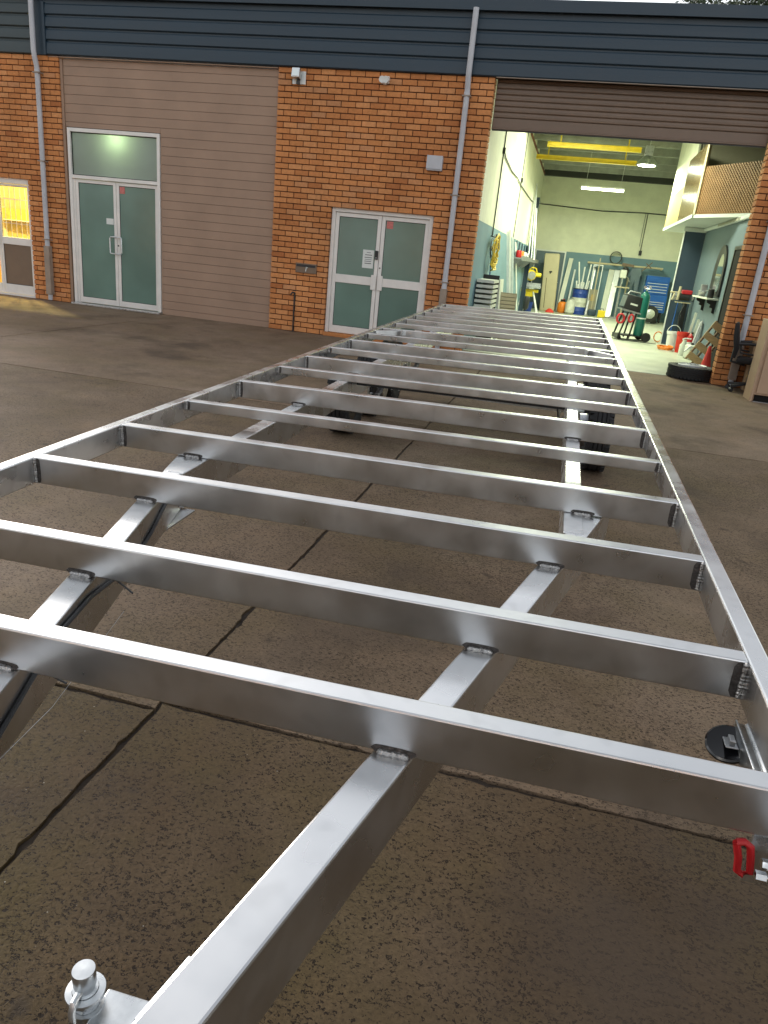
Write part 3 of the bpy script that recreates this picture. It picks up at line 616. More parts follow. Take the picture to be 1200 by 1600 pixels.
struct('wall_outer_right', B(6.9, 7.0, 0.0, 16.9, 0, 4.9), 'beige_dark')
struct('wall_partition', B(5.53, 6.9, 6.9, 7.0, 0, 4.80), 'beige_dark')
ce = struct('ceiling', B(-0.14, 6.9, 0.24, 16.62, 4.805, 4.895), 'roof_in')
for k, y in enumerate((3.0, 4.6, 6.2, 7.7, 9.2, 10.7, 12.2, 13.7, 15.2)):
    part('purlin', MB().extrude_x([(y, 4.62), (y + 0.06, 4.62), (y + 0.06, 4.63), (y + 0.01, 4.63), (y + 0.01, 4.804), (y, 4.804)], -0.02, 5.39), 'purlin', ce)
part('end_beam', B(-0.02, 5.39, 16.25, 16.49, 4.55, 4.80), 'beam_dark', ce)
part('wall_top_plate', B(-0.022, 0.015, 0.3, 16.24, 4.56, 4.61), 'rust', ce)
for i, (y, x0, x1, z) in enumerate(((8.05, 0.43, 2.69, 4.32), (10.2, 0.05, 2.74, 4.30))):
    single('overhead_beam', MB().box(x0, x1, -0.06, 0.06, 0.085, 0.10).box(x0, x1, -0.06, 0.06, -0.01, 0.005).box(x0, x1, -0.012, 0.012, 0.0051, 0.0849).box(x0 + 0.3, x0 + 0.33, -0.01, 0.01, 0.1, 0.5).box(x1 - 0.33, x1 - 0.3, -0.01, 0.01, 0.1, 0.5), 'yellow',
           ('front yellow steel beam hung below the workshop roof', 'rear longer yellow steel beam hung below the workshop roof')[i], 'beam', (0, y, z), group='yellow beams under the roof', bevel=0.0)
def tube_lamp(x, y, z, L, label, cable=True):
    t = thing('tube_lamp', label, 'tube lamp', (x, y, z), group='lit fluorescent tubes')
    part('batten', B(-L / 2, L / 2, -0.045, 0.045, 0.02, 0.07), 'white', t)
    part('tube', MB().tube([(-L / 2 + 0.02, 0, -0.01), (L / 2 - 0.02, 0, -0.01)], 0.028, 10), 'tube_lit', t, smooth=True)
    lamp_light(t, 'AREA', 68, (0.93, 1.0, 0.72), (L - 0.04, 0.05), (0, 0, -0.042))
    for s in (-1, 1): part('wire', MB().tube([(s * L * 0.4, 0, 0.07), (s * L * 0.4 + 0.02, 0, 4.80 - z)], 0.005, 5), 'white', t)
tube_lamp(2.0, 12.0, 3.82, 1.26, 'lit white tube lamp hanging in front of the workshop back wall')
tube_lamp(2.2, 3.6, 4.35, 1.26, 'lit tube lamp hung near the front behind the roller shutter')
tube_lamp(1.2, 6.2, 4.55, 1.26, 'lit tube lamp under the roof above the workshop floor')
t = thing('high_bay_lamp', 'round high bay lamp glowing below the workshop roof', 'high bay lamp', (2.93, 9.0, 4.16))
part('reflector', MB().lathe([(0.27, 0.0), (0.255, 0.05), (0.13, 0.20), (0.08, 0.22), (0.08, 0.21), (0.12, 0.19), (0.245, 0.045), (0.262, 0.0)], 24), 'galv', t, smooth=True)
part('lamp', MB().lathe([(0.0, -0.012), (0.20, -0.012), (0.245, 0.01), (0.2, 0.03), (0, 0.03)], 20), 'bay_lit', t)
lamp_light(t, 'AREA', 60, (0.93, 1.0, 0.72), 0.4, (0, 0, -0.02))
part('ballast', B(-0.1, 0.1, -0.1, 0.1, 0.22, 0.45), 'galv', t, bevel=0.01)
part('hook', MB().tube([(0, 0, 0.45), (0, 0, 0.64)], 0.012, 6), 'galv', t)

# mezzanine
mz = thing('mezzanine', 'mezzanine platform with brown lattice front over the blue side wall', 'mezzanine', (0, 0, 0))
A0, A1 = Vector((3.70, 4.05, 0)), Vector((4.80, 2.25, 0))
part('deck', MB().prism([(3.70, 4.05), (4.80, 2.25), (6.88, 2.25), (6.88, 9.2), (5.39, 9.2), (3.70, 9.2)], 2.668, 2.73), 'soffit', mz)
part('cornice', MB().box(4.33, 4.399, 0.36, 6.72, 2.59, 2.665).box(3.90, 4.399, 6.72, 6.799, 2.57, 2.666), 'soffit', mz, bevel=0.02)
for i in range(16): part('vent_slot', B(4.324, 4.331, 2.75 + i * 0.14, 2.83 + i * 0.14, 2.605, 2.65), 'beige_dark', mz)
d = (A1 - A0); Ld = d.length; d.normalize(); nrm = Vector((d.y, -d.x, 0))
mA = Matrix((d, -nrm, Vector((0, 0, 1)))).transposed().to_4x4(); mA.translation = A0 + Vector((0, 0, 2.73))
part('lattice_backing', MB().box(0.03, Ld, 0.035, 0.045, 0.0, 0.86, mA), 'lattice_back', mz)
lt = MB(); h = 0.86
for k in range(-14, 34):
    x = k * 0.065
    for s in (1, -1):
        pts = []
        for z in (0.0, h):
            pts.append((x + (z if s > 0 else h - z), z))
        (xa, za), (xb, zb) = pts
        # clip to the panel
        def clip(p, q):
            (x0, z0), (x1, z1) = p, q
            t0, t1 = 0.0, 1.0; dx = x1 - x0
            for lim, sg in ((0.03, 1), (Ld, -1)):
                q0 = (x0 - lim) * sg; dq = dx * sg
                if abs(dq) < 1e-9: continue
                tt = -q0 / dq
                if dq > 0: t0 = max(t0, tt)
                else: t1 = min(t1, tt)
            if t0 >= t1: return None
            return (x0 + dx * t0, z0 + (z1 - z0) * t0), (x0 + dx * t1, z0 + (z1 - z0) * t1)
        c_ = clip((xa, za), (xb, zb))
        if c_: lt.bar(mA @ Vector((c_[0][0], 0.02 + 0.006 * s, c_[0][1])), mA @ Vector((c_[1][0], 0.02 + 0.006 * s, c_[1][1])), 0.014, 0.008, nrm)
part('lattice', lt, 'lattice', mz, kind='stuff')
part('corner_post', MB().box(-0.02, 0.035, -0.01, 0.05, 0.0, 1.3, mA), 'beige', mz)
part('back_partition', B(3.76, 6.88, 5.4, 5.46, 2.731, 4.80), 'beige_dark', mz)
part('wrapped_panel', B(3.685, 3.70, 4.10, 6.5, 2.735, 4.0), 'wrap', mz)
part('tan_panel', B(3.69, 3.71, 6.52, 9.18, 2.735, 3.48), 'tan', mz)
part('cream_panel', B(3.70, 3.74, 5.6, 9.2, 3.485, 4.80), 'cream_wall', mz)
part('edge_board', B(3.67, 3.684, 4.05, 9.2, 2.668, 2.735), 'soffit', mz)

# ------------------------------------------------------------------ workshop: services
t = thing('wall_conduit', 'dark conduit running along the workshop left and back walls', 'conduit', (0, 0, 0))
part('run', MB().tube([(0.0, 2.55, 3.42), (0.0, 2.9, 3.36), (0.0, 4.4, 3.30), (0.0, 6.0, 3.34), (0.0, 7.2, 3.30), (0.0, 10, 3.31), (0.0, 12.0, 3.33), (0.0, 16.4, 3.62), (0.03, 16.48, 3.62)], 0.014, 6), 'conduit', t, smooth=True)
part('run', MB().tube([(0.03, 16.48, 3.62), (2.2, 16.48, 3.55), (3.6, 16.48, 3.60), (5.3, 16.48, 3.58)], 0.02, 6), 'conduit', t, smooth=True)
for y, z0, z1 in ((2.45, 1.95, 4.6), (7.15, 1.75, 4.6)):
    part('drop', MB().tube([(0.0, y, z1), (0.0, y, 3.46), (0.0, y, z0)], 0.011 if y > 5 else 0.014, 6), 'conduit', t)
    part('junction', B(-0.018, 0.03, y - 0.03, y + 0.03, 3.36, 3.46), 'black_plastic', t)
part('drop', MB().tube([(3.75, 16.47, 3.58), (3.75, 16.47, 2.35)], 0.014, 6).tube([(3.68, 16.47, 3.58), (3.68, 16.47, 2.5)], 0.008, 6), 'conduit', t)
part('socket', B(3.70, 3.80, 16.42, 16.49, 2.2, 2.36), 'black_plastic', t)
# hung lead
t = thing('extension_lead', 'coiled yellow extension lead hanging on the workshop left wall', 'extension lead', (0.03, 2.4, 1.92))
def coil(n, ry, rz, seed, jit=0.03):
    rn = random.Random(seed); pts = []
    for i in range(n * 14):
        a_ = i / 14 * 2 * math.pi; k = 1 + 0.25 * math.sin(i * 0.37 + seed)
        pts.append((0.02 + rn.uniform(0, jit), math.sin(a_) * ry * k, -rz + math.cos(a_) * rz * k + rn.uniform(-0.01, 0.01)))
    return pts
part('yellow_loops', MB().tube(coil(6, 0.32, 0.27, 3, 0.10), 0.012, 6), 'cord_yellow', t, smooth=True)
part('black_loops', MB().tube(coil(3, 0.55, 0.24, 9, 0.06), 0.007, 6), 'conduit', t, smooth=True)
part('hook', MB().tube([(-0.05, 0, 0.02), (0.05, 0, 0.0), (0.06, 0, 0.06)], 0.012, 6), 'black', t)
single('air_hose', MB().tube([(0, 0, 0), (0.02, 0.05, -0.4), (0.03, -0.12, -0.8), (0.05, -0.22, -1.3)], 0.012, 6), 'cord_blue', 'blue air hose hanging below the yellow lead coil', 'hose', (0.03, 2.55, 1.44), smooth=True)
# panels stacked inside the door, on the left
t = thing('panel_stack', 'stack of pale slotted panels leaning just inside the opening on the left', 'panel stack', (0.0, 1.0, 0.0))
for k in range(6): part('panel', MB().box(0, 0.30, 0.0, 0.9, 0.70 + k * 0.085, 0.75 + k * 0.085), 'offwhite', t)
part('rack_side', B(0.0, 0.30, 0.90, 0.93, 0, 1.25), 'black', t)
single('grey_board', MB().box(0.05, 0.09, 0, 0.75, 0, 1.18, RY(R(-4))), 'offwhite', 'plain grey board leaning behind the louvred panel', 'board', (0.30, 2.0, 0.0))
t = thing('louvred_panel', 'cream louvred panel leaning in front of the grey board', 'louvre panel', (0.30, 2.35, 0.0), R(12))
for k in range(13): part('slat', MB().box(0, 0.34, -0.03, 0.0, 0.06 + k * 0.068, 0.115 + k * 0.068), 'beige', t)
part('frame', MB().box(0.0, 0.34, 0.001, 0.02, 0.0, 0.95), 'beige_dark', t)
for x, y, lab in ((0.32, 3.6, 'short black broom head standing beside the louvred panel'), (0.55, 7.3, 'black broom head standing before the silver lengths')):
    t = thing('broom', lab, 'broom', (x, y, 0), group='brooms stood on their handles')
    part('handle', MB().tube([(0, 0, 0), (-0.02, 0, 0.42)], 0.015, 8), 'black', t)
    part('head', MB().lathe([(0.03, 0.40), (0.075, 0.46), (0.08, 0.66), (0.05, 0.74), (0, 0.75)], 12), 'black_plastic', t, smooth=True)
rn = random.Random(5)
lens = [('silver extrusion leaning on the left wall, nearest the yellow lead', 0), ('silver extrusion leaning on the left wall, second from the lead', 1), ('silver extrusion leaning on the left wall, third from the lead', 2), ('silver extrusion leaning on the left wall, fourth from the lead', 3), ('silver extrusion leaning on the left wall, fifth from the lead', 4), ('silver extrusion leaning on the left wall, sixth from the lead', 5), ('silver extrusion leaning on the left wall, farthest from the lead', 6)]
for lab, i in lens:
    y = 4.9 + i * 0.42; hgt = rn.uniform(1.5, 2.25) if i % 2 else rn.uniform(1.9, 2.3)
    single('alloy_length', MB().bar((0.34 + rn.uniform(-0.05, 0.06), 0, 0.006), (0.03, rn.uniform(-0.15, 0.35), hgt), 0.05, 0.02), 'silver', lab, 'metal length', (0, y, 0), group='alloy lengths along the left wall')
t = thing('chain_lengths', 'bundle of knotted white strips propped at the foot of the left wall', 'strip bundle', (0.2, 4.4, 0))
for i in range(4):
    p_ = [(0.03 * i + 0.02 * math.sin(k * 1.7 + i), 0.1 * i - 0.05 * k, k * 0.12) for k in range(8)]
    part('strip', MB().tube(p_, 0.016, 6), 'offwhite', t)
t = thing('wall_rack', 'long grey bracket rack fixed along the workshop left wall', 'rack', (-0.02, 7.0, 1.62))
part('shelf', B(0, 0.30, 0, 8.6, 0.0, 0.03), 'steel', t)
part('lip', B(0.301, 0.32, 0, 8.6, -0.03, 0.08), 'steel', t)
for k in range(6): part('bracket', MB().prism([(0, 0), (0.3, 0), (0, -0.25)], 0, 0.03, T(0, 0.4 + k * 1.5, 0) @ RX(R(90))), 'steel', t)
for k in range(7): part('upright', B(0.0, 0.03, 0.3 + k * 1.1, 0.5 + k * 1.1, 0.1, 0.45), 'navy', t)
t = thing('steel_column', 'dark blue steel column in the rear left corner of the workshop', 'column', (0.10, 12.75, 0))
part('shaft', MB().box(-0.07, 0.07, -0.005, 0.005, 0, 3.52).box(-0.07, -0.06, -0.06, 0.06, 0, 3.52).box(0.06, 0.07, -0.06, 0.06, 0, 3.52), 'navy', t)
part('base_plate', B(-0.12, 0.12, -0.12, 0.12, 0.004, 0.02), 'navy', t)
for x0, x1, y, z, lab in ((0.45, 0.02, 12.2, 3.9, 'tall thin silver pole leaning in the rear left corner, longest'), (0.30, 0.03, 11.9, 3.4, 'tall silver pole leaning beside the longest one'), (0.6, 0.12, 12.3, 3.2, 'shorter silver pole leaning in the rear left corner')):
    single('leaning_pole', MB().tube([(x0 * 0.5, 0, 1.66), (x1, 0.4, z)], 0.025, 8), 'silver', lab, 'pole', (0, y, 0), group='poles in the rear left corner')

# ------------------------------------------------------------------ workshop: mitre saw on its stand
t = thing('mitre_saw', 'yellow mitre saw on a folding stand near the rear of the workshop', 'mitre saw', (0.25, 13.4, 0))
for sx, sy in ((-1, -1), (1, -1), (-1, 1), (1, 1)): part('leg', MB().bar((sx * 0.14, sy * 0.08, 0.68), (sx * 0.36, sy * 0.28, 0.0), 0.04, 0.03), 'white', t)
part('stand_beam', B(-0.42, 0.30, -0.06, 0.06, 0.66, 0.76), 'yellow', t, bevel=0.01)
part('beam_bracket', MB().box(-0.1, 0.14, -0.09, 0.09, 0.52, 0.66), 'yellow', t, bevel=0.01)
part('table', MB().box(-0.30, 0.36, -0.2, 0.2, 0.80, 0.86).lathe([(0.2, 0.765), (0.2, 0.87), (0, 0.87)], 20), 'galv', t, bevel=0.004)
part('blade_guard', MB().lathe([(0.0, -0.03), (0.16, -0.03), (0.18, 0.0), (0.16, 0.03), (0, 0.03)], 20, T(-0.02, -0.05, 1.20) @ RZ(R(15)) @ RX(R(90))), 'yellow', t, smooth=True)
part('blade', MB().lathe([(0.0, -0.04), (0.13, -0.04), (0.13, -0.034), (0, -0.034)], 24, T(0.0, -0.06, 1.19) @ RZ(R(15)) @ RX(R(-90))).lathe([(0.0, -0.07), (0.05, -0.07), (0.05, -0.04), (0, -0.04)], 16, T(0.0, -0.06, 1.19) @ RZ(R(15)) @ RX(R(-90))), 'galv', t)
part('motor', MB().tube([(0.06, 0.03, 1.22), (0.30, 0.08, 1.22)], 0.07, 14), 'yellow', t, smooth=True)
part('handle', MB().tube([(-0.12, -0.05, 1.34), (-0.02, -0.08, 1.44), (0.12, -0.08, 1.42), (0.16, -0.05, 1.30)], 0.022, 8), 'yellow', t, smooth=True)
part('arm', MB().bar((-0.05, 0.2, 0.86), (-0.02, 0.08, 1.2), 0.07, 0.05), 'black', t)
part('fence', B(-0.3, 0.34, 0.04, 0.06, 0.861, 0.96), 'galv', t)
single('blue_bucket', MB().lathe([(0.13, 0), (0.16, 0.30), (0.165, 0.30), (0.165, 0.32), (0.15, 0.32), (0.12, 0.01), (0, 0.01)], 20), 'blue_drum', 'blue bucket on the floor under the mitre saw', 'bucket', (0.25, 14.0, 0.004), smooth=True)
# rear wall
t = thing('back_door', 'grey personnel door with white frame in the rear wall', 'door', (0.08, 16.46, 0))
part('frame', rect_frame(MB(), 0, 1.12, 0, 2.10, 0.05, -0.01, 0.03, False), 'white', t)
part('leaf', B(0.052, 1.068, 0.0, 0.03, 0.01, 2.046), 'side_wall', t)
part('handle', MB().tube([(0.98, -0.005, 1.0), (0.98, -0.05, 1.0), (0.88, -0.05, 1.0)], 0.01, 8), 'galv', t)
t = thing('beige_locker', 'tall beige locker leaning slightly before the rear door', 'locker', (0.86, 15.6, 0.004))
mL = RY(R(-3.5))
part('body', MB().box(-0.26, 0.27, -0.20, 0.20, 0.0, 1.97, mL), 'beige', t, bevel=0.05, seg=4, smooth=True)
part('slot', MB().box(-0.12, -0.105, -0.205, -0.199, 0.12, 1.15, mL), 'dark_gap', t)
part('handle', MB().box(-0.04, 0.06, -0.215, -0.198, 1.33, 1.38, mL).box(-0.02, 0.02, -0.22, -0.2, 1.29, 1.33, mL), 'black', t)
single('white_plank', MB().bar((0.0, -0.35, 0.0), (0.14, 0.35, 1.86), 0.15, 0.04, (0, 1, 0)), 'offwhite', 'white plank leaning between the locker and the drum', 'plank', (1.27, 16.0, 0.02))
t = thing('gas_bottle', 'squat orange gas bottle beside the beige locker', 'gas bottle', (1.38, 15.5, 0.004))
part('tank', MB().lathe([(0.12, 0.0), (0.14, 0.03), (0.16, 0.08), (0.16, 0.30), (0.12, 0.37), (0.05, 0.40), (0, 0.40)], 20), 'orange', t, smooth=True)
part('collar', MB().lathe([(0.085, 0.37), (0.085, 0.46), (0.078, 0.46), (0.078, 0.37)], 16, close=True), 'black', t)
part('valve', MB().tube([(0, 0, 0.39), (0, 0, 0.46), (0.06, 0, 0.47)], 0.02, 8), 'red', t)
t = thing('oil_drum', 'blue and white steel drum full of offcut tubes at the rear wall', 'drum', (1.93, 15.6, 0.004))
for z0, z1, m in ((0, 0.27, 'blue_drum'), (0.2701, 0.58, 'drum_white'), (0.5801, 0.87, 'blue_drum')):
    part('shell', MB().lathe([(0.265, z0), (0.265, (z0 + z1) / 2 - 0.02), (0.275, (z0 + z1) / 2), (0.265, (z0 + z1) / 2 + 0.02), (0.265, z1)], 28), m, t, smooth=True)
part('rim', MB().lathe([(0.265, 0.865), (0.276, 0.87), (0.276, 0.89), (0.255, 0.89), (0.255, 0.865)], 28, close=True), 'black', t)
rn = random.Random(11)
for i in range(14):
    L = [0.9, 0.85, 0.75][i] if i < 3 else rn.uniform(0.12, 0.3)
    ax, ay = rn.uniform(-0.16, 0.16), rn.uniform(-0.16, 0.16)
    part('offcut', MB().tube([(ax, ay, 0.6), (ax * 1.5 - (0.2 if i == 0 else 0), ay * 1.2, 0.88 + L)], 0.025, 8), 'white', t)
single('cement_bag', MB().lathe([(0.11, 0), (0.17, 0.06), (0.17, 0.35), (0.12, 0.47), (0.06, 0.50), (0.09, 0.53), (0, 0.53)], 12), 'drum_white', 'tied grey sack slumped at the foot of the drum', 'sack', (1.66, 15.25, 0.004), smooth=True)
t = thing('yellow_toolcase', 'small yellow tool case on the floor below the leaning white sheets', 'tool case', (2.78, 15.4, 0.004))
part('case', B(-0.13, 0.13, -0.1, 0.1, 0, 0.24), 'yellow', t, bevel=0.02, seg=2)
part('handle', MB().tube([(-0.06, 0, 0.24), (-0.05, 0, 0.29), (0.05, 0, 0.29), (0.06, 0, 0.24)], 0.012, 6), 'black', t)
single('carry_bag', B(-0.15, 0.15, -0.1, 0.1, 0, 0.22), 'navy', 'dark blue bag beside the yellow tool case', 'bag', (2.45, 15.7, 0.004), bevel=0.05)
t = thing('framed_panel', 'brown framed panel leaning at the rear wall right of the drum', 'panel', (2.40, 16.1, 0.004))
part('frame', rect_frame(MB(), -0.17, 0.17, 0, 1.75, 0.03, 0, 0.04), 'silver', t)
part('infill', B(-0.14, 0.14, 0.015, 0.02, 0.03, 0.9), 'beige_dark', t)
part('label_sheet', B(-0.06, 0.06, 0.008, 0.014, 0.5, 0.72), 'tan', t)
for k, (x, lab, mm) in enumerate(((2.86, 'tall white sheet leaning on the rear wall, left of the pair', 'offwhite'), (3.06, 'tall pale sheet leaning on the rear wall, right of the pair', 'silver'))):
    single('wall_sheet', MB().bar((-0.04, -0.3, 0.0), (0.04, 0.3, 1.62), 0.19, 0.02, (0, 1, 0)), mm, lab, 'sheet', (x, 16.1, 0.02), group='sheets leaning on the rear wall')
t = thing('bar_rack', 'pale horizontal pipe rack fixed across the rear wall', 'rack', (2.0, 16.1, 1.80))
part('rail', MB().tube([(0, 0, 0), (2.6, 0, 0.02)], 0.035, 10), 'beige', t, smooth=True)
for x in (0.08, 1.3, 2.55): part('post', B(x - 0.02, x + 0.02, -0.02, 0.38, -0.03, 0.03), 'beige', t)
part('hung_sack', MB().bar((1.2, -0.05, 0.05), (1.6, -0.05, 0.02), 0.08, 0.09), 'kick', t)
part('hung_clamp', MB().bar((1.9, -0.04, -0.12), (2.2, -0.04, 0.2), 0.03, 0.03).bar((2.0, -0.05, 0.15), (2.2, -0.05, 0.0), 0.03, 0.03), 'kick', t)
part('upright', B(0.40, 0.44, -0.02, 0.02, -1.796, 0.18), 'beige', t)
t = thing('drill_press', 'pale pedestal drill press at the rear wall behind the welder', 'drill press', (3.26, 15.5, 0.004))
part('column', MB().tube([(0, 0.1, 0), (0, 0.1, 1.62)], 0.04, 12), 'steel', t)
part('base', B(-0.2, 0.2, -0.2, 0.25, 0, 0.05), 'steel', t)
part('head', B(-0.11, 0.11, -0.2, 0.22, 1.38, 1.66), 'offwhite', t, bevel=0.03)
part('motor', MB().lathe([(0.09, 1.4), (0.1, 1.42), (0.1, 1.6), (0.0, 1.61)], 14, T(0, 0.3, 0)), 'offwhite', t)
part('table', MB().box(-0.2, 0.28, -0.24, 0.12, 1.06, 1.10), 'beige', t, bevel=0.01)
part('quill', MB().tube([(0, -0.1, 1.38), (0, -0.1, 1.20)], 0.03, 10), 'galv', t)
part('crank', MB().tube([(0.11, -0.08, 1.45), (0.2, -0.1, 1.40), (0.24, -0.18, 1.28)], 0.012, 6), 'galv', t)
t = thing('tool_chest', 'tall blue tool chest with pale drawer pulls at the rear right', 'tool chest', (4.48, 16.0, 0.004))
part('lower_cabinet', B(-0.40, 0.42, -0.25, 0.25, 0.35, 0.95), 'blue', t, bevel=0.008)
part('upper_chest', B(-0.38, 0.40, -0.22, 0.22, 0.955, 1.36), 'blue', t, bevel=0.008)
part('lid', MB().box(-0.38, 0.40, -0.21, 0.22, 1.363, 1.56), 'blue', t, bevel=0.01)
for k in range(8):
    z = 0.42 + k * 0.075 if k < 4 else 0.98 + (k - 4) * 0.095
    dr = part('drawer', B(-0.35, 0.37, -0.262 if k < 4 else -0.232, -0.2505 if k < 4 else -0.2205, z, z + 0.06), 'blue', t)
    part('pull', B(-0.33, 0.35, -0.275 if k < 4 else -0.245, -0.2622 if k < 4 else -0.2322, z + 0.038, z + 0.054), 'white', dr)
for sx in (-0.3, 0.32):
    for sy in (-0.18, 0.18): part('castor', MB().tube([(sx - 0.02, sy, 0.06), (sx + 0.02, sy, 0.06)], 0.06, 12).box(sx - 0.03, sx + 0.03, sy - 0.03, sy + 0.03, 0.1, 0.35), 'black', t)
t = thing('floor_blower', 'small black and silver blower on the floor before the tool chest', 'blower', (4.35, 14.9, 0.004))
part('housing', MB().lathe([(0.26, -0.12), (0.28, -0.1), (0.28, 0.1), (0.26, 0.12), (0.19, 0.12), (0.19, 0.1), (0, 0.1)], 24, T(0, 0, 0.32) @ RX(R(90))), 'black', t, smooth=True)
part('hub', MB().lathe([(0.0, 0.15), (0.09, 0.14), (0.16, 0.125), (0.16, 0.11), (0, 0.11)], 16, T(0, 0, 0.32) @ RX(R(90))), 'galv', t)
part('stand', MB().bar((-0.2, 0, 0), (-0.1, 0, 0.2), 0.04, 0.2).bar((0.2, 0, 0), (0.1, 0, 0.2), 0.04, 0.2), 'black', t)

# loose clutter along the rear wall
single('red_rag', MB().lathe([(0.16, 0), (0.14, 0.05), (0.08, 0.10), (0.04, 0.13), (0, 0.12)], 9, Matrix.Diagonal((1, 0.7, 1, 1))), 'red_cone', 'crumpled red rag on the floor at the foot of the beige locker', 'rag', (0.98, 14.9, 0.004))
t = thing('welding_helmet', 'black welding helmet hung on the rear pipe rack', 'helmet', (3.35, 16.02, 1.62))
part('shell', MB().lathe([(0.0, 0.15), (0.09, 0.13), (0.12, 0.03), (0.11, -0.12), (0.06, -0.16), (0, -0.16)], 16), 'black_plastic', t, smooth=True)
part('visor', B(-0.06, 0.06, -0.126, -0.11, 0.0, 0.06), 'black_gloss', t)
t = thing('cloth_overall', 'grey overall hanging from the rear pipe rack', 'overall', (3.72, 16.12, 0.95))
part('cloth', MB().prism([(-0.16, 0.82), (0.16, 0.82), (0.22, 0.6), (0.17, 0.55), (0.18, 0.0), (0.03, 0.02), (0.0, 0.35), (-0.04, 0.0), (-0.18, 0.03), (-0.16, 0.55), (-0.24, 0.5)], -0.05, 0.03, RX(R(90))), 'side_wall', t, bevel=0.02)
single('hose_coil', MB().tube([(0.20 * math.cos(i * 0.5), 0.012 * i * 0.3, 0.20 * math.sin(i * 0.5)) for i in range(52)], 0.016, 6), 'conduit', 'black hose coil hung on the rear wall above the white sheets', 'hose', (2.95, 16.2, 2.05), smooth=True)
t = thing('grey_toolbox', 'low grey steel toolbox on the floor beside the tool chest', 'toolbox', (3.75, 15.7, 0.004))
part('box', B(-0.22, 0.22, -0.12, 0.12, 0, 0.22), 'steel', t, bevel=0.01)
part('handle', MB().tube([(-0.1, 0, 0.22), (-0.09, 0, 0.27), (0.09, 0, 0.27), (0.1, 0, 0.22)], 0.01, 6), 'black', t)
for i, (x, y, z1, lab) in enumerate(((1.55, 16.2, 1.5, 'narrow white strip leaning on the rear wall behind the drum'), (2.25, 16.3, 1.7, 'narrow grey strip leaning on the rear wall right of the drum'), (3.45, 16.2, 1.4, 'narrow pale strip leaning on the rear wall left of the tool chest'))):
    single('wall_strip', MB().bar((0, -0.3, 0), (0.06, 0.15, z1), 0.06, 0.03), ('white', 'steel', 'beige')[i], lab, 'strip', (x, y, 0.01), group='strips leaning on the rear wall')
for i, (y, m_, lab) in enumerate(((7.6, 'red', 'red tin on the left wall rack, nearest'), (8.5, 'orange', 'orange tin on the left wall rack'), (9.6, 'white', 'white tub on the left wall rack, middle'), (11.0, 'steel', 'steel tin on the left wall rack, farthest'))):
    single('rack_tin', MB().lathe([(0.07, 0), (0.07, 0.16), (0.06, 0.175), (0, 0.175)], 14), m_, lab, 'tin', (0.16, y, 1.652), group='tins on the left wall rack', smooth=True)

# ------------------------------------------------------------------ welder, cart and cylinder
t = thing('welder_cart', 'black welding machine on a wheeled cart in the middle of the workshop', 'welder', (3.05, 6.85, 0.004), R(12))
for y in (-0.22, 0.22):
    part('side_frame', MB().bar((-0.20, y, 0.04), (-0.06, y, 0.66), 0.035, 0.035).bar((0.06, y, 0.04), (0.14, y, 0.66), 0.035, 0.035), 'black', t)
part('base_tray', MB().box(-0.22, 0.50, -0.25, 0.25, 0.10, 0.125).box(-0.22, -0.19, -0.25, 0.25, 0.03, 0.10).box(0.02, 0.05, -0.25, -0.22, 0.03, 0.10).box(-0.2, 0.45, -0.25, -0.22, 0.015, 0.03), 'black', t)
mw = T(0.02, 0, 0.66) @ RY(R(10))
part('top_tray', MB().box(-0.26, 0.22, -0.25, 0.25, 0.0, 0.035, mw), 'steel', t)
part('case', MB().box(-0.22, 0.20, -0.22, 0.24, 0.04, 0.38, mw), 'black_plastic', t, bevel=0.02, smooth=True)
part('handle', MB().tube([mw @ Vector(p_) for p_ in ((-0.18, 0, 0.38), (-0.15, 0, 0.45), (0.10, 0, 0.46), (0.16, 0, 0.38))], 0.022, 8), 'steel', t, smooth=True)
part('name_plate', MB().box(-0.10, 0.08, -0.226, -0.219, 0.16, 0.20, mw), 'white', t)
part('control_panel', MB().box(-0.228, -0.219, -0.18, 0.2, 0.08, 0.34, mw), 'steel', t)
part('coiled_leads', MB().tube([(0.24 + 0.1 * math.sin(i * 0.9), -0.12 + 0.05 * math.cos(i * 1.3), 0.78 + 0.18 * math.cos(i * 0.9)) for i in range(26)], 0.022, 6), 'black_plastic', t, smooth=True)
part('red_leads', MB().tube([(-0.24 + 0.09 * math.sin(i * 0.8), -0.26 - 0.004 * i, 0.50 + 0.11 * math.cos(i * 0.8)) for i in range(24)], 0.02, 6).tube([(0.02 + 0.06 * math.sin(i * 0.8), -0.27, 0.52 + 0.09 * math.cos(i * 0.8)) for i in range(16)], 0.022, 6), 'red_hose', t, smooth=True)
part('earth_cable', MB().tube([(-0.28, -0.28, 0.42), (-0.33, -0.30, 0.2), (-0.36, -0.35, 0.03), (-0.2, -0.5, 0.012), (0.3, -0.55, 0.012), (0.62, -0.62, 0.012)], 0.008, 6), 'black_plastic', t, smooth=True)
for y in (-0.28, 0.28): part('wheel', MB().tube([(0.46, y - 0.025, 0.11), (0.46, y + 0.025, 0.11)], 0.11, 20), 'rubber', t, smooth=True)
part('castor', MB().tube([(-0.16, -0.2, 0.05), (-0.16, -0.16, 0.05)], 0.05, 14), 'rubber', t)
t = thing('gas_cylinder', 'tall dark green gas cylinder strapped behind the welder', 'gas cylinder', (3.37, 6.78, 0.13), 0)
part('shell', MB().lathe([(0.10, 0), (0.115, 0.02), (0.115, 0.86), (0.105, 0.94), (0.07, 1.0), (0.035, 1.02), (0.035, 1.05), (0, 1.05)], 28), 'green', t, smooth=True)
part('valve', MB().tube([(0, 0, 1.04), (0, 0, 1.12)], 0.022, 8).tube([(-0.06, 0, 1.10), (0.08, -0.02, 1.10)], 0.016, 8), 'galv', t)
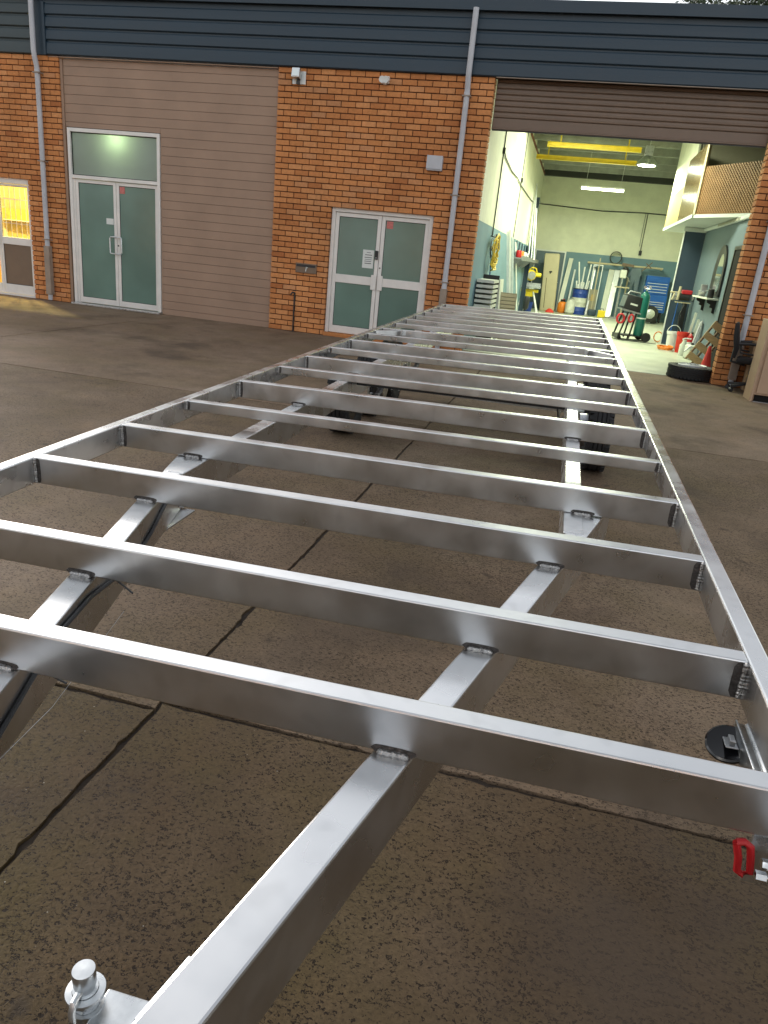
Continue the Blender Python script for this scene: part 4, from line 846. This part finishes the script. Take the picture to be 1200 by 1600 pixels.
for x in (-0.05, 0.06): part('gauge', MB().tube([(x, -0.04, 1.13), (x, -0.08, 1.13)], 0.032, 14), 'galv', t)
part('strap', MB().lathe([(0.117, 0.40), (0.119, 0.40), (0.119, 0.43), (0.117, 0.43)], 28, close=True), 'white', t)

# ------------------------------------------------------------------ things along the side wall
def bucket(name, x, y, r0, r1, h, m, label, handle=True):
    t = thing(name, label, 'bucket', (x, y, 0.004), group='buckets by the side wall')
    part('pail', MB().lathe([(r0, 0), (r1, h - 0.06), (r1 + 0.012, h - 0.06), (r1 + 0.012, h), (r1 - 0.004, h), (r0 - 0.008, 0.01), (0, 0.01)], 24), m, t, smooth=True)
    if handle: part('handle', MB().tube([((r1 + 0.012) * math.cos(a_), 0.02, h - 0.03 + 0.17 * math.sin(a_)) for a_ in [math.pi * i / 12 for i in range(13)]], 0.008, 6), 'white', t, smooth=True)
    return t
bucket('white_bucket', 4.05, 5.75, 0.115, 0.135, 0.38, 'white', 'white bucket with its handle up by the navy wall end')
bucket('red_bucket', 4.14, 4.95, 0.10, 0.12, 0.44, 'red_cone', 'red bucket in front of the white one by the side wall', False)
t = thing('fire_extinguisher', 'red fire extinguisher with pale label beside the red bucket', 'fire extinguisher', (4.29, 4.75, 0.004))
part('body', MB().lathe([(0.07, 0), (0.08, 0.02), (0.08, 0.36), (0.05, 0.42), (0.02, 0.44), (0, 0.44)], 18), 'red', t, smooth=True)
part('label_band', MB().lathe([(0.0812, 0.14), (0.0812, 0.26)], 18), 'white', t, smooth=True)
part('trigger', MB().box(-0.015, 0.015, -0.08, 0.03, 0.44, 0.47), 'black', t)
t = thing('fuel_can', 'grey plastic fuel can with white spout before the red bucket', 'fuel can', (4.16, 3.7, 0.004), R(20))
part('body', B(-0.07, 0.10, -0.13, 0.13, 0, 0.28), 'offwhite', t, bevel=0.03, seg=3, smooth=True)
part('spout', MB().tube([(-0.03, -0.06, 0.27), (-0.10, -0.12, 0.24), (-0.24, -0.22, 0.16)], 0.025, 8, r1=0.015), 'white', t, smooth=True)
part('cap', MB().tube([(0.05, 0.05, 0.27), (0.05, 0.05, 0.32)], 0.03, 12), 'black', t)
t = thing('grease_pump', 'small white pump bottle standing beside the grey fuel can', 'pump bottle', (4.10, 4.25, 0.004))
part('bottle', MB().lathe([(0.08, 0), (0.08, 0.22), (0.04, 0.28), (0.04, 0.33), (0, 0.33)], 16), 'offwhite', t, smooth=True)
part('lever', MB().tube([(-0.05, 0, 0.33), (0.0, 0, 0.36), (0.12, -0.02, 0.36)], 0.014, 6), 'white', t)
single('orange_hose', MB().tube([(0.14 * math.cos(i * 0.6) * (1 + i * 0.006), 0.35 * math.sin(i * 0.6), 0.015 + 0.002 * i) for i in range(34)], 0.014, 6), 'orange', 'orange hose coiled on the floor at the end of the navy wall', 'hose', (3.86, 5.2, 0.004), smooth=True)
single('orange_lead', MB().tube([(0.10 * math.cos(i * 0.6), 0.04 * math.sin(i * 2.1), 0.12 + 0.12 * math.sin(i * 0.6)) for i in range(30)], 0.012, 6), 'orange', 'orange lead hanging in loops beyond the navy wall end', 'lead', (3.88, 7.05, 0.02), smooth=True)
t = thing('bench_grinder', 'bench grinder on a black pedestal in front of the navy wall', 'bench grinder', (4.17, 6.35, 0.004))
part('pedestal', MB().bar((0.08, 0, 0), (0.06, 0, 1.03), 0.09, 0.12).box(-0.08, 0.24, -0.16, 0.16, 0, 0.02), 'black', t, bevel=0.004)
part('motor', MB().tube([(-0.10, 0, 1.14), (0.13, 0, 1.14)], 0.085, 16), 'black_plastic', t, smooth=True)
part('red_cover', MB().box(-0.07, 0.16, -0.09, 0.09, 1.20, 1.29), 'red_hose', t, bevel=0.02)
for x in (-0.19, 0.19): part('wheel', MB().tube([(x - 0.025, 0, 1.14), (x + 0.025, 0, 1.14)], 0.09, 18), 'steel', t, smooth=True)
part('spindle', MB().tube([(-0.32, 0, 1.22), (0.0, 0, 1.22)], 0.02, 8).tube([(-0.12, -0.06, 1.36), (-0.14, -0.08, 1.06)], 0.03, 8).tube([(-0.22, -0.06, 1.2), (-0.26, -0.1, 1.05)], 0.022, 8), 'beige', t)
part('lower_shelf', B(-0.16, 0.16, -0.12, 0.12, 1.0, 1.02), 'beige', t)
single('grinder_hose', MB().tube([(0, 0, 0), (-0.06, -0.05, -0.25), (-0.03, -0.04, -0.5), (0.05, -0.02, -0.68)], 0.022, 8), 'black_plastic', 'black hose drooping below the bench grinder', 'hose', (4.20, 6.2, 0.98), smooth=True)
single('blue_rod', MB().tube([(0, 0, 0.0), (0.06, 0.2, 1.0)], 0.012, 6), 'blue', 'thin blue rod leaning on the navy wall behind the buckets', 'rod', (4.05, 6.45, 0.01))
t = thing('wall_shelf', 'white wall shelf on black scrolled brackets below the arched mirror', 'shelf', (4.40, 3.3, 1.19))
part('board', B(-0.22, 0, 0, 1.9, 0, 0.03), 'offwhite', t, bevel=0.004)
for y in (0.25, 1.55):
    br = MB().prism([(0, 0), (-0.18, 0), (-0.17, -0.06), (-0.10, -0.09), (-0.11, -0.14), (-0.05, -0.16), (-0.05, -0.24), (0, -0.26)], 0, 0.05, T(0, y, 0) @ RX(R(90)))
    part('bracket', br, 'black', t)
t = thing('bench_vice', 'grey bench vice sitting on the white wall shelf', 'vice', (4.28, 4.7, 1.22))
part('body', MB().box(-0.06, 0.06, -0.12, 0.1, 0.0, 0.12).box(-0.05, 0.05, -0.1, -0.02, 0.12, 0.24), 'steel', t, bevel=0.015)
part('jaw', MB().box(-0.06, 0.06, -0.22, -0.14, 0.05, 0.24), 'steel', t, bevel=0.015)
part('screw', MB().tube([(0, -0.3, 0.1), (0, -0.1, 0.1)], 0.018, 8).tube([(-0.1, -0.29, 0.06), (0.08, -0.29, 0.14)], 0.01, 6), 'galv', t)
single('shelf_tin', MB().lathe([(0.06, 0), (0.06, 0.16), (0.05, 0.17), (0, 0.17)], 14), 'black_plastic', 'dark tin at the near end of the wall shelf', 'tin', (4.28, 3.6, 1.22), smooth=True)
t = thing('arched_mirror', 'arched mirror in a wide black frame on the side wall', 'mirror', (4.395, 3.85, 1.25))
def arch(rw, h, n=16): return [(-rw, 0), (rw, 0)] + [(rw * math.cos(math.pi * i / n), h - rw + rw * math.sin(math.pi * i / n)) for i in range(n + 1)]
mAr = Matrix(((0, 0, -1, 0), (1, 0, 0, 0), (0, 1, 0, 0), (0, 0, 0, 1)))
part('frame', MB().prism(arch(0.56, 0.97), 0, 0.035, mAr), 'black', t)
part('glass', MB().prism([(x * 0.52 - 0.12, y * 0.72 + 0.10) for x, y in arch(0.56, 0.97)], 0.0355, 0.038, mAr), 'mirror', t)
t = thing('side_door', 'dark doorway in the side wall close behind the right pier', 'door', (4.399, 1.9, 0))
part('frame', MB().box(-0.03, 0, 0.0, 0.06, 0, 2.16).box(-0.03, 0, 0.84, 0.90, 0, 2.16).box(-0.03, 0, 0.06, 0.84, 2.10, 2.16), 'black', t)
part('leaf', B(-0.015, -0.001, 0.061, 0.839, 0.006, 2.099), 'dark_gap', t)
t = thing('folded_trolley', 'grey folded hand trolley leaning on the side wall by the fuel can', 'trolley', (4.25, 4.3, 0.004))
part('frame', MB().bar((0, 0, 0.02), (0.11, 0.05, 0.72), 0.05, 0.14), 'pipe', t, bevel=0.01)
part('handle', MB().tube([(0.02, -0.12, 0.05), (0.10, -0.10, 0.60), (0.11, 0.0, 0.74), (0.11, 0.10, 0.6), (0.04, 0.12, 0.05)], 0.015, 8), 'steel', t, smooth=True)
for k, lab in enumerate(('pale offcut standing on the floor by the side wall, taller', 'pale offcut standing on the floor by the side wall, shorter')):
    single('offcut_strip', MB().bar((0, 0, 0), (0.1, 0.1, 0.86 - 0.12 * k), 0.05, 0.015), 'offwhite', lab, 'offcut', (4.22 + 0.04 * k, 4.95 - 0.3 * k, 0.01), group='offcuts by the side wall')
# pallet of short boards leaning against the pier
t = thing('slatted_crate', 'pale timber pallet tipped up against the inside of the right pier', 'pallet', (4.00, 2.15, 0.09))
mP = RZ(R(6)) @ RX(R(-8)) @ RY(R(30))
for k in range(4): part('slat', MB().box(-0.16, 0.16, -0.012, 0.008, 0.02 + k * 0.22, 0.145 + k * 0.22, mP), 'timber', t, bevel=0.003, seg=1)
for y in (-0.18, 0.0, 0.16): part('stringer', MB().box(y * 0.8, y * 0.8 + 0.03, 0.009, 0.09, 0.0, 0.82, mP), 'timber_dk', t)
t = thing('traffic_cone', 'faded red traffic cone standing behind the spare tyre', 'traffic cone', (4.10, 1.35, 0.004))
part('cone', MB().lathe([(0.115, 0.03), (0.10, 0.06), (0.022, 0.47), (0.018, 0.475), (0, 0.475)], 24), 'red_cone', t, smooth=True)
part('base', B(-0.15, 0.15, -0.15, 0.15, 0, 0.03), 'red_cone', t, bevel=0.01)

# wheels are drawn by one routine: tyre with grooved tread, and rim
def tyre_profile(ro, ri, wd):
    h = wd / 2
    return [(ri, -h * 0.72), (ri + 0.02, -h * 0.86), ((ri + ro) / 2, -h), (ro - 0.03, -h * 0.93), (ro - 0.006, -h * 0.78), (ro, -h * 0.62), (ro, -h * 0.40), (ro - 0.009, -h * 0.38), (ro - 0.009, -h * 0.31), (ro + 0.002, -h * 0.29), (ro + 0.002, -h * 0.05), (ro - 0.009, -h * 0.03),
            (ro - 0.009, h * 0.03), (ro + 0.002, h * 0.05), (ro + 0.002, h * 0.29), (ro - 0.009, h * 0.31), (ro - 0.009, h * 0.38), (ro, h * 0.40), (ro, h * 0.62), (ro - 0.006, h * 0.78), (ro - 0.03, h * 0.93), ((ri + ro) / 2, h), (ri + 0.02, h * 0.86), (ri, h * 0.72)]
def tread_blocks(mb, ro, wd, n, m=None):
    for i in range(n):
        a_ = 2 * math.pi * i / n
        for s in (-1, 1):
            q = RZ(a_ + s * 0.02); q = (m @ q) if m is not None else q
            mb.box(ro - 0.022, ro + 0.004, -math.pi * ro / n * 0.62, math.pi * ro / n * 0.62, s * wd * 0.30, s * wd * 0.46, q)
    return mb
t = thing('spare_tyre', 'black tyre on a silver rim lying flat at the workshop entrance', 'tyre', (3.735, 0.42, 0.004))
part('tyre', tread_blocks(MB().lathe(tyre_profile(0.365, 0.215, 0.20), 40, T(0, 0, 0.105), close=True), 0.365, 0.20, 40, T(0, 0, 0.105)), 'rubber', t, smooth=True)
part('rim', MB().lathe([(0.224, 0.02), (0.224, 0.214), (0.214, 0.222), (0.205, 0.215), (0.195, 0.206), (0.12, 0.218), (0.10, 0.228), (0.05, 0.228), (0.045, 0.215), (0, 0.215)], 32), 'pipe', t, smooth=True)
for i in range(6): part('wheel_nut', MB().tube([(0.075 * math.cos(i * 1.047), 0.075 * math.sin(i * 1.047), 0.224), (0.075 * math.cos(i * 1.047), 0.075 * math.sin(i * 1.047), 0.24)], 0.012, 6), 'steel', t)

# ------------------------------------------------------------------ office chair, cartons, cabinet on the right
t = thing('office_chair', 'black office chair with armrests beside the right brick pier', 'chair', (4.42, -0.42, 0.0), R(-13))
part('seat', B(-0.23, 0.25, -0.24, 0.24, 0.42, 0.50), 'chair', t, bevel=0.035, seg=3, smooth=True)
part('backrest', MB().prism([(-0.30, 0.50), (-0.25, 0.48), (-0.23, 0.62), (-0.27, 0.80), (-0.31, 0.98), (-0.335, 0.99), (-0.36, 0.97), (-0.34, 0.78), (-0.30, 0.62)], -0.21, 0.21, RX(R(90))), 'chair', t, bevel=0.012, seg=2, smooth=True)
part('back_bar', MB().tube([(-0.29, 0, 0.62), (-0.30, 0, 0.42), (-0.1, 0, 0.39)], 0.02, 8), 'black_plastic', t)
for y in (-0.27, 0.27):
    part('armrest', MB().tube([(-0.24, y, 0.70), (-0.10, y, 0.715), (0.06, y, 0.715), (0.14, y, 0.68)], 0.022, 8).tube([(0.10, y, 0.70), (0.12, y, 0.55), (0.05, y * 0.9, 0.44)], 0.018, 8).tube([(-0.22, y, 0.70), (-0.2, y, 0.58), (0.1, y, 0.56)], 0.014, 8), 'black_plastic', t, smooth=True)
part('gas_stem', MB().tube([(0, 0, 0.10), (0, 0, 0.42)], 0.028, 10), 'black_plastic', t, smooth=True)
for k in range(5):
    a_ = R(72 * k + 10); ex, ey = 0.29 * math.cos(a_), 0.29 * math.sin(a_)
    part('base_arm', MB().bar((0, 0, 0.13), (ex, ey, 0.085), 0.045, 0.035), 'black_plastic', t)
    part('castor', MB().tube([(ex - 0.02 * math.sin(a_), ey + 0.02 * math.cos(a_), 0.032), (ex + 0.02 * math.sin(a_), ey - 0.02 * math.cos(a_), 0.032)], 0.032, 12).tube([(ex, ey, 0.04), (ex, ey, 0.09)], 0.012, 6), 'black_plastic', t)
t = thing('carton', 'brown carton stacked on top behind the office chair', 'carton', (4.62, -0.16, 0.47), R(3), 'cartons behind the office chair')
part('box', B(-0.22, 0.22, -0.11, 0.11, 0, 0.27), 'carton', t, bevel=0.004, seg=1)
part('tape', B(-0.221, 0.221, -0.03, 0.03, 0.2702, 0.2712), 'tan', t)
t = thing('carton', 'brown carton on the ground behind the office chair', 'carton', (4.66, -0.16, 0.0), R(-2), 'cartons behind the office chair')
part('box', B(-0.24, 0.24, -0.11, 0.11, 0, 0.468), 'carton', t, bevel=0.004, seg=1)
part('tape', B(-0.241, 0.241, -0.115, -0.1102, 0.2, 0.24), 'tan', t)
t = thing('tan_cabinet', 'tan cabinet with dark base vent at the right edge', 'cabinet', (4.28, -1.37, 0.0), R(0))
part('carcass', MB().box(0, 0.03, 0, 0.42, 0, 1.10).box(0.031, 0.90, 0.012, 0.42, 0.10, 1.10).box(0.031, 0.90, 0.06, 0.42, 0.0, 0.10), 'particle', t, bevel=0.003, seg=1)
part('door', B(0.06, 0.86, -0.008, 0.0115, 0.125, 1.07), 'particle', t, bevel=0.003, seg=1)
vg = MB().box(0.06, 0.86, 0.05, 0.0595, 0.005, 0.095)
part('base_vent', vg, 'dark_gap', t)
part('base_lip', B(0.04, 0.9, 0.0, 0.04, 0.0, 0.008), 'steel', t)

# ------------------------------------------------------------------ the trailer
O = Vector((1.03003, -11.12273, 0.65804))
Lv = Vector((-0.00882964, 0.99983086, 0.01613361)); Wv = Vector((0.99980801, 0.0085449, 0.01763311)); Nv = Vector((-0.01749226, -0.01628621, 0.99971435))
tr = thing('trailer_frame', 'long welded aluminium trailer frame with many cross members standing on the concrete', 'trailer')
mT = Matrix((Wv, Lv, Nv)).transposed().to_4x4(); mT.translation = O
tr.matrix_world = mT
def up_to_ground(x, y): return -((mT @ Vector((x, y, 0))).z) / Nv.z      # local z of the ground below
for s in (-1, 1):
    rl = part('side_rail', MB().box(-0.025, 0.025, -0.05, 10.30, -0.10, 0.0), 'alloy_y', tr, bevel=0.005, seg=2, loc=(s * 1.175, 0, 0))
    for ly in (3.35, 7.9): part('seam_weld', B(-0.024, 0.024, ly, ly + 0.008, 0.0, 0.0012), 'soot', rl)
spots = [0.0, 0.445, 1.03, 1.585, 2.156, 2.795, 3.41, 3.95, 4.51, 5.09, 5.66, 6.24, 6.83, 7.40, 7.97, 8.54, 9.11, 9.69, 10.275]
deep = B(-1.1495, 1.1495, -0.05, 0.0, -0.10, -0.0004).mesh('cross_member', 0.004, 2); deep.materials.append(M['alloy_x'])
slim = B(-1.1495, 1.1495, -0.05, 0.0, -0.05, -0.0004).mesh('cross_member_slim', 0.004, 2); slim.materials.append(M['alloy_x'])
def bead(L, r, seed):
    rn = random.Random(seed); mb = MB(); n = max(3, int(L / 0.0045)); prof = []
    for i in range(n + 1):
        prof.append((r * (0.86 + 0.14 * (i % 2)) * rn.uniform(0.85, 1.15) if 0 < i < n else r * 0.4, L * i / n))
    return mb.lathe(prof, 7)
vb = {}
for nm, L in (('d', 0.094), ('s', 0.046)):
    vb[nm] = bead(L, 0.0062, 3 + len(nm)).mesh('weld_bead'); vb[nm].materials.append(M['weld'])
def sootmesh(w_, h_, seed):
    rn = random.Random(seed); n = 14; c_ = [(0, 0, 0)] ; vs = []
    for i in range(n):
        a_ = 2 * math.pi * i / n; k = rn.uniform(0.8, 1.15)
        vs.append((math.copysign(abs(math.cos(a_)) ** 0.5, math.cos(a_)) * w_ / 2 * k, 0, math.copysign(abs(math.sin(a_)) ** 0.5, math.sin(a_)) * h_ / 2 * (0.93 + 0.05 * k)))
    mb = MB().add(vs, [tuple(range(n))]); me = mb.mesh('weld_soot'); me.materials.append(M['soot']); return me
sm_d, sm_s = sootmesh(0.030, 0.096, 4), sootmesh(0.024, 0.046, 5)
hb = bead(0.062, 0.008, 8).mesh('weld_bead_cross'); hb.materials.append(M['weld'])
sm_h = sootmesh(0.085, 0.020, 6)
def draw_centre(l): return 0.448 + 0.262 * l
is_slim = lambda k: k >= 4 and k % 2 == 0 and k < 18
for k, l in enumerate(spots):
    sl = is_slim(k)
    cm = put('cross_member', slim if sl else deep, None, tr, (0, l, 0))
    dep = 0.05 if sl else 0.10
    for s in (-1, 1):
        put('weld_soot', sm_s if sl else sm_d, None, cm, (s * 1.139, -0.0506, -dep / 2))
        put('weld_bead', vb['s' if sl else 'd'], None, cm, (s * 1.1455, -0.0535, -dep + 0.003))
        if not sl:
            xc = draw_centre(l - 0.04) if l < 1.3 else 0.78
            if l > 1.3 and l < 1.8: xc = 0.815
            put('weld_soot', sm_h, None, cm, (s * xc, -0.0506, -0.093))
            put('weld_bead', hb, None, cm, (s * xc - 0.031, -0.054, -0.0985), (0, R(90), 0))
# short diagonal pieces beside the wheels
for s in (-1, 1):
    part('brace', MB().bar((s * 0.90, 6.20, -0.03), (s * 1.148, 5.93, -0.03), 0.04, 0.055), 'alloy_x', tr, bevel=0.003, seg=1)
    part('brace_plate', B(s * 0.92 - 0.006, s * 0.92 + 0.006, 6.09, 6.188, -0.10, -0.004), 'alloy_y', tr)
# main chassis beams and drawbars
for s in (-1, 1):
    part('chassis_beam', MB().box(-0.0365, 0.0365, 1.32, 10.2, -0.25, -0.1005), 'alloy_y', tr, bevel=0.005, seg=2, loc=(s * 0.782, 0, 0))
    p0 = Vector((s * draw_centre(-1.66), -1.66, -0.178)); p1 = Vector((s * draw_centre(1.72), 1.72, -0.178))
    part('drawbar', MB().bar(p0, p1, 0.075, 0.15), 'alloy_y', tr, bevel=0.005, seg=2)
    part('gusset', MB().prism([(s * 0.70, 1.05), (s * 0.79, 1.33), (s * 0.70, 1.33)], -0.26, -0.254), 'alloy_y', tr)
part('coupling_plate', MB().prism([(-0.06, -1.95), (0.06, -1.95), (0.16, -1.45), (-0.16, -1.45)], -0.102, -0.09), 'galv', tr, bevel=0.003)
part('coupling', MB().box(-0.04, 0.04, -2.2, -1.75, -0.09, -0.02).lathe([(0.05, -0.11), (0.055, -0.07), (0.04, -0.02), (0, 0.0)], 16, T(0, -2.2, 0)), 'galv', tr, bevel=0.004)
# brake cable along the left drawbar and wire along the right of it
cb = []
for i in range(13):
    l = -0.55 + i * 0.18; cb.append((-(draw_centre(l) - 0.045) , l, -0.16 - 0.035 * math.sin(i * 1.1)))
part('brake_cable', MB().tube(cb, 0.006, 6), 'black_plastic', tr, smooth=True)
part('tie_wire', MB().tube([(-0.36, 0.0, -0.11), (-0.33, -0.02, -0.12), (-0.30, -0.02, -0.13)], 0.003, 5), 'black_plastic', tr)
part('tie_wire', MB().tube([(-0.48, 0.43, -0.11), (-0.43, 0.41, -0.12), (-0.40, 0.40, -0.13)], 0.003, 5), 'black_plastic', tr)
part('loose_wire', MB().tube([(-0.34, -0.5, -0.24), (-0.36, 0.0, -0.22), (-0.47, 0.46, -0.23)], 0.0006, 5), 'steel', tr)
# axles, springs, wheels
def make_wheel():
    me_t = MB().lathe(tyre_profile(0.305, 0.185, 0.19), 36, RY(R(90)), close=True); tread_blocks(me_t, 0.305, 0.19, 36, RY(R(90)))
    a_ = me_t.mesh('tyre', smooth=True); a_.materials.append(M['rubber'])
    rm = MB().lathe([(0.19, -0.07), (0.178, -0.06), (0.165, -0.02), (0.16, 0.03), (0.09, 0.045), (0.07, 0.06), (0.04, 0.06), (0.04, 0.08), (0, 0.08)], 28, RY(R(90)))
    rm.lathe([(0.19, 0.075), (0.178, 0.07), (0.17, 0.0)], 28, RY(R(90)))
    b_ = rm.mesh('rim', smooth=True); b_.materials.append(M['black_gloss'])
    nt_ = MB()
    for i in range(5): nt_.tube([(0.05, 0.055 * math.cos(i * 1.2566), 0.055 * math.sin(i * 1.2566)), (0.068, 0.055 * math.cos(i * 1.2566), 0.055 * math.sin(i * 1.2566))], 0.011, 6)
    c_ = nt_.mesh('wheel_nut'); c_.materials.append(M['galv'])
    return a_, b_, c_
tm, rm_, nm_ = make_wheel()
AX = (4.62, 5.42, 6.22)
for l in AX:
    zg = [up_to_ground(s * 1.04, l) for s in (-1, 1)]
    for s, z in zip((-1, 1), zg):
        wh = bpy.data.objects.new('wheel', None); C.objects.link(wh); wh.parent = tr; wh.location = (s * 1.03, l, z + 0.303); wh.rotation_euler = (0, 0, 0 if s > 0 else math.pi)
        put('tyre', tm, None, wh); put('rim', rm_, None, wh); put('wheel_nut', nm_, None, wh)
        part('leaf_spring', MB().tube([(s * 0.785, l - 0.34, -0.30), (s * 0.785, l - 0.15, -0.375), (s * 0.785, l, -0.40), (s * 0.785, l + 0.15, -0.375), (s * 0.785, l + 0.34, -0.30)], 0.026, 6), 'black', tr)
        for q in (-0.34, 0.34): part('spring_hanger', B(s * 0.785 - 0.03, s * 0.785 + 0.03, l + q - 0.03, l + q + 0.03, -0.33, -0.251), 'galv', tr)
        part('u_bolt', MB().tube([(s * 0.785 - 0.035, l, -0.47), (s * 0.785 - 0.035, l, -0.36), (s * 0.785 + 0.035, l, -0.36), (s * 0.785 + 0.035, l, -0.47)], 0.007, 6), 'galv', tr)
        part('brake_drum', MB().tube([(s * 0.88, l, z + 0.303), (s * 0.97, l, z + 0.303)], 0.13, 20), 'galv', tr, smooth=True)
    part('axle', MB().bar((-0.93, l, zg[0] + 0.303), (0.93, l, zg[1] + 0.303), 0.05, 0.05), 'galv', tr)
part('brake_line', MB().tube([(0.70, 4.2, -0.2), (0.70, 4.5, -0.28), (0.72, 4.62, -0.40), (0.74, 5.2, -0.27), (0.7, 5.42, -0.38)], 0.006, 6), 'black_plastic', tr, smooth=True)
# cross pieces and boxes under the far half
part('under_bar', MB().box(-0.74, 0.74, 3.86, 3.90, -0.16, -0.11), 'black', tr)
# jockey wheel stand inside the right drawbar
jx, jl = 0.150, -0.60
zg = up_to_ground(jx, jl)
part('jack_tube', MB().tube([(jx, jl, zg + 0.22), (jx, jl, -0.128)], 0.0165, 18), 'galv', tr, smooth=True)
part('jack_flange', MB().lathe([(0.017, -0.137), (0.0255, -0.137), (0.0262, -0.134), (0.0255, -0.131), (0.017, -0.130)], 28, T(jx, jl, 0), close=True), 'galv', tr, smooth=True)
hd = part('jack_head', MB().lathe([(0.0125, -0.131), (0.0125, -0.122), (0.0148, -0.119), (0.0152, -0.098), (0.0145, -0.0945), (0.0, -0.094)], 24, T(jx, jl, 0)), 'galv', tr, smooth=True)
part('crank_handle', MB().tube([(jx, jl - 0.012, -0.122), (jx + 0.001, jl - 0.026, -0.123), (jx + 0.002, jl - 0.032, -0.132), (jx + 0.003, jl - 0.036, -0.28)], 0.0048, 8), 'galv', hd, smooth=True)
part('jack_clamp', MB().box(jx + 0.014, 0.262, jl - 0.035, jl + 0.028, -0.166, -0.160), 'galv', tr, bevel=0.002)
part('clamp_rib', MB().bar((0.232, jl - 0.01, -0.155), (0.268, jl + 0.075, -0.128), 0.014, 0.022), 'galv', tr, bevel=0.003)
part('clamp_sleeve', MB().lathe([(0.0168, -0.24), (0.022, -0.24), (0.022, -0.158), (0.0168, -0.158)], 20, T(jx, jl, 0), close=True), 'galv', tr, smooth=True)
jw = MB().tube([(jx - 0.035, jl, zg + 0.10), (jx + 0.035, jl, zg + 0.10)], 0.10, 24)
part('jockey_wheel', jw, 'rubber', tr, smooth=True)
part('wheel_fork', MB().box(jx - 0.048, jx - 0.042, jl - 0.02, jl + 0.02, zg + 0.08, zg + 0.23).box(jx + 0.042, jx + 0.048, jl - 0.02, jl + 0.02, zg + 0.08, zg + 0.23).box(jx - 0.048, jx + 0.048, jl - 0.02, jl + 0.02, zg + 0.231, zg + 0.24), 'galv', tr)
# folded corner leg under the right rail, front
sg = part('stabiliser_leg', MB().box(1.136, 1.140, -0.25, 0.335, -0.165, -0.116).box(1.1401, 1.160, -0.25, 0.335, -0.128, -0.124), 'galv', tr, bevel=0.001, seg=1)
part('leg_tube', MB().tube([(1.168, -0.25, -0.128), (1.168, 0.33, -0.128)], 0.013, 14), 'galv', sg, smooth=True)
part('foot_pad', MB().lathe([(0.0, 0.0), (0.044, 0.0), (0.048, 0.004), (0.048, 0.010), (0.044, 0.013), (0.038, 0.011), (0, 0.010)], 32, T(1.122, 0.290, -0.158) @ RX(R(20)) @ RY(R(-14))), 'black_gloss', sg, smooth=True)
part('foot_bracket', MB().box(1.108, 1.135, 0.262, 0.300, -0.146, -0.142).box(1.116, 1.128, 0.268, 0.294, -0.1419, -0.130), 'steel', sg, bevel=0.002)
part('pivot_plate', MB().box(1.10, 1.20, -0.02, -0.012, -0.23, -0.104), 'galv', tr)
part('red_grip', MB().tube([(1.062, -0.055, -0.118), (1.072, -0.056, -0.150), (1.076, -0.056, -0.178), (1.086, -0.056, -0.184), (1.097, -0.056, -0.176), (1.092, -0.056, -0.148), (1.086, -0.055, -0.122), (1.074, -0.055, -0.114), (1.062, -0.055, -0.118)], 0.0068, 8), 'red', tr, smooth=True)
for z, x0 in ((-0.148, 1.110), (-0.176, 1.106)):
    part('hydraulic_rod', MB().tube([(x0, -0.06, z), (1.30, -0.06, z - 0.006)], 0.006, 10), 'chrome', tr, smooth=True)
    part('hex_nut', MB().tube([(x0 - 0.002, -0.06, z), (x0 + 0.016, -0.06, z)], 0.0095, 6), 'chrome', tr)

# ------------------------------------------------------------------ the units across the yard, behind the viewer (seen mirrored in the glass)
ob = thing('opposite_building', 'row of brick units across the yard mirrored faintly in the door glass', 'building', (0, -32.0, 0))
part('wall', B(-26, 26, -8, 0, 0, 4.0), 'bricks', ob)
part('fascia', B(-26, 26, -8, 0.06, 4.0, 4.9), 'fascia_old', ob)
for x in (-20, -13, -6, 1, 8, 15):
    part('shutter', B(x, x + 4, 0.001, 0.05, 0, 3.4), ('clad', 'white_alu')[x % 2], ob)

# ------------------------------------------------------------------ tree beyond the roof
t = thing('gum_tree', 'dark tree top rising behind the roof at the upper right', 'tree', (7.6, 30, -0.03))
rn = random.Random(21)
trunk = MB().tube([(0, 0, 0), (0.1, 0, 3), (-0.15, 0.1, 6), (0.1, 0, 9.5), (0.0, 0, 12.5)], 0.30, 10, r1=0.06)
limbs = []
for i in range(26):
    z = rn.uniform(5.0, 12.3); a_ = rn.uniform(0, 6.283); L = rn.uniform(1.2, 3.4) * (1 - (z - 5) / 14)
    e_ = Vector((math.cos(a_) * L, math.sin(a_) * L, z + L * rn.uniform(0.3, 0.9))); limbs.append(e_)
    trunk.tube([(0, 0, z), (e_.x * 0.5, e_.y * 0.5, z + (e_.z - z) * 0.35), tuple(e_)], 0.06, 6, r1=0.015)
part('trunk', trunk, 'bark', t, smooth=True)
cr = MB()
for e_ in limbs + [Vector((rn.uniform(-2.6, 2.6), rn.uniform(-1.6, 1.6), rn.uniform(12.0, 14.3))) for _ in range(26)]:
    for j in range(240):
        c_ = e_ + Vector((rn.gauss(0, 0.42), rn.gauss(0, 0.42), rn.gauss(0, 0.36)))
        u = Vector((rn.gauss(0, 1), rn.gauss(0, 1), rn.gauss(0, 1))).normalized(); v = u.cross(Vector((rn.gauss(0, 1), rn.gauss(0, 1), rn.gauss(0, 1)))).normalized()
        a1, a2 = u * rn.uniform(0.09, 0.18), v * 0.045
        cr.add([c_ - a1, c_ + a2, c_ + a1, c_ - a2], [(0, 1, 2, 3)])
o = part('crown', cr, 'leaf', t)
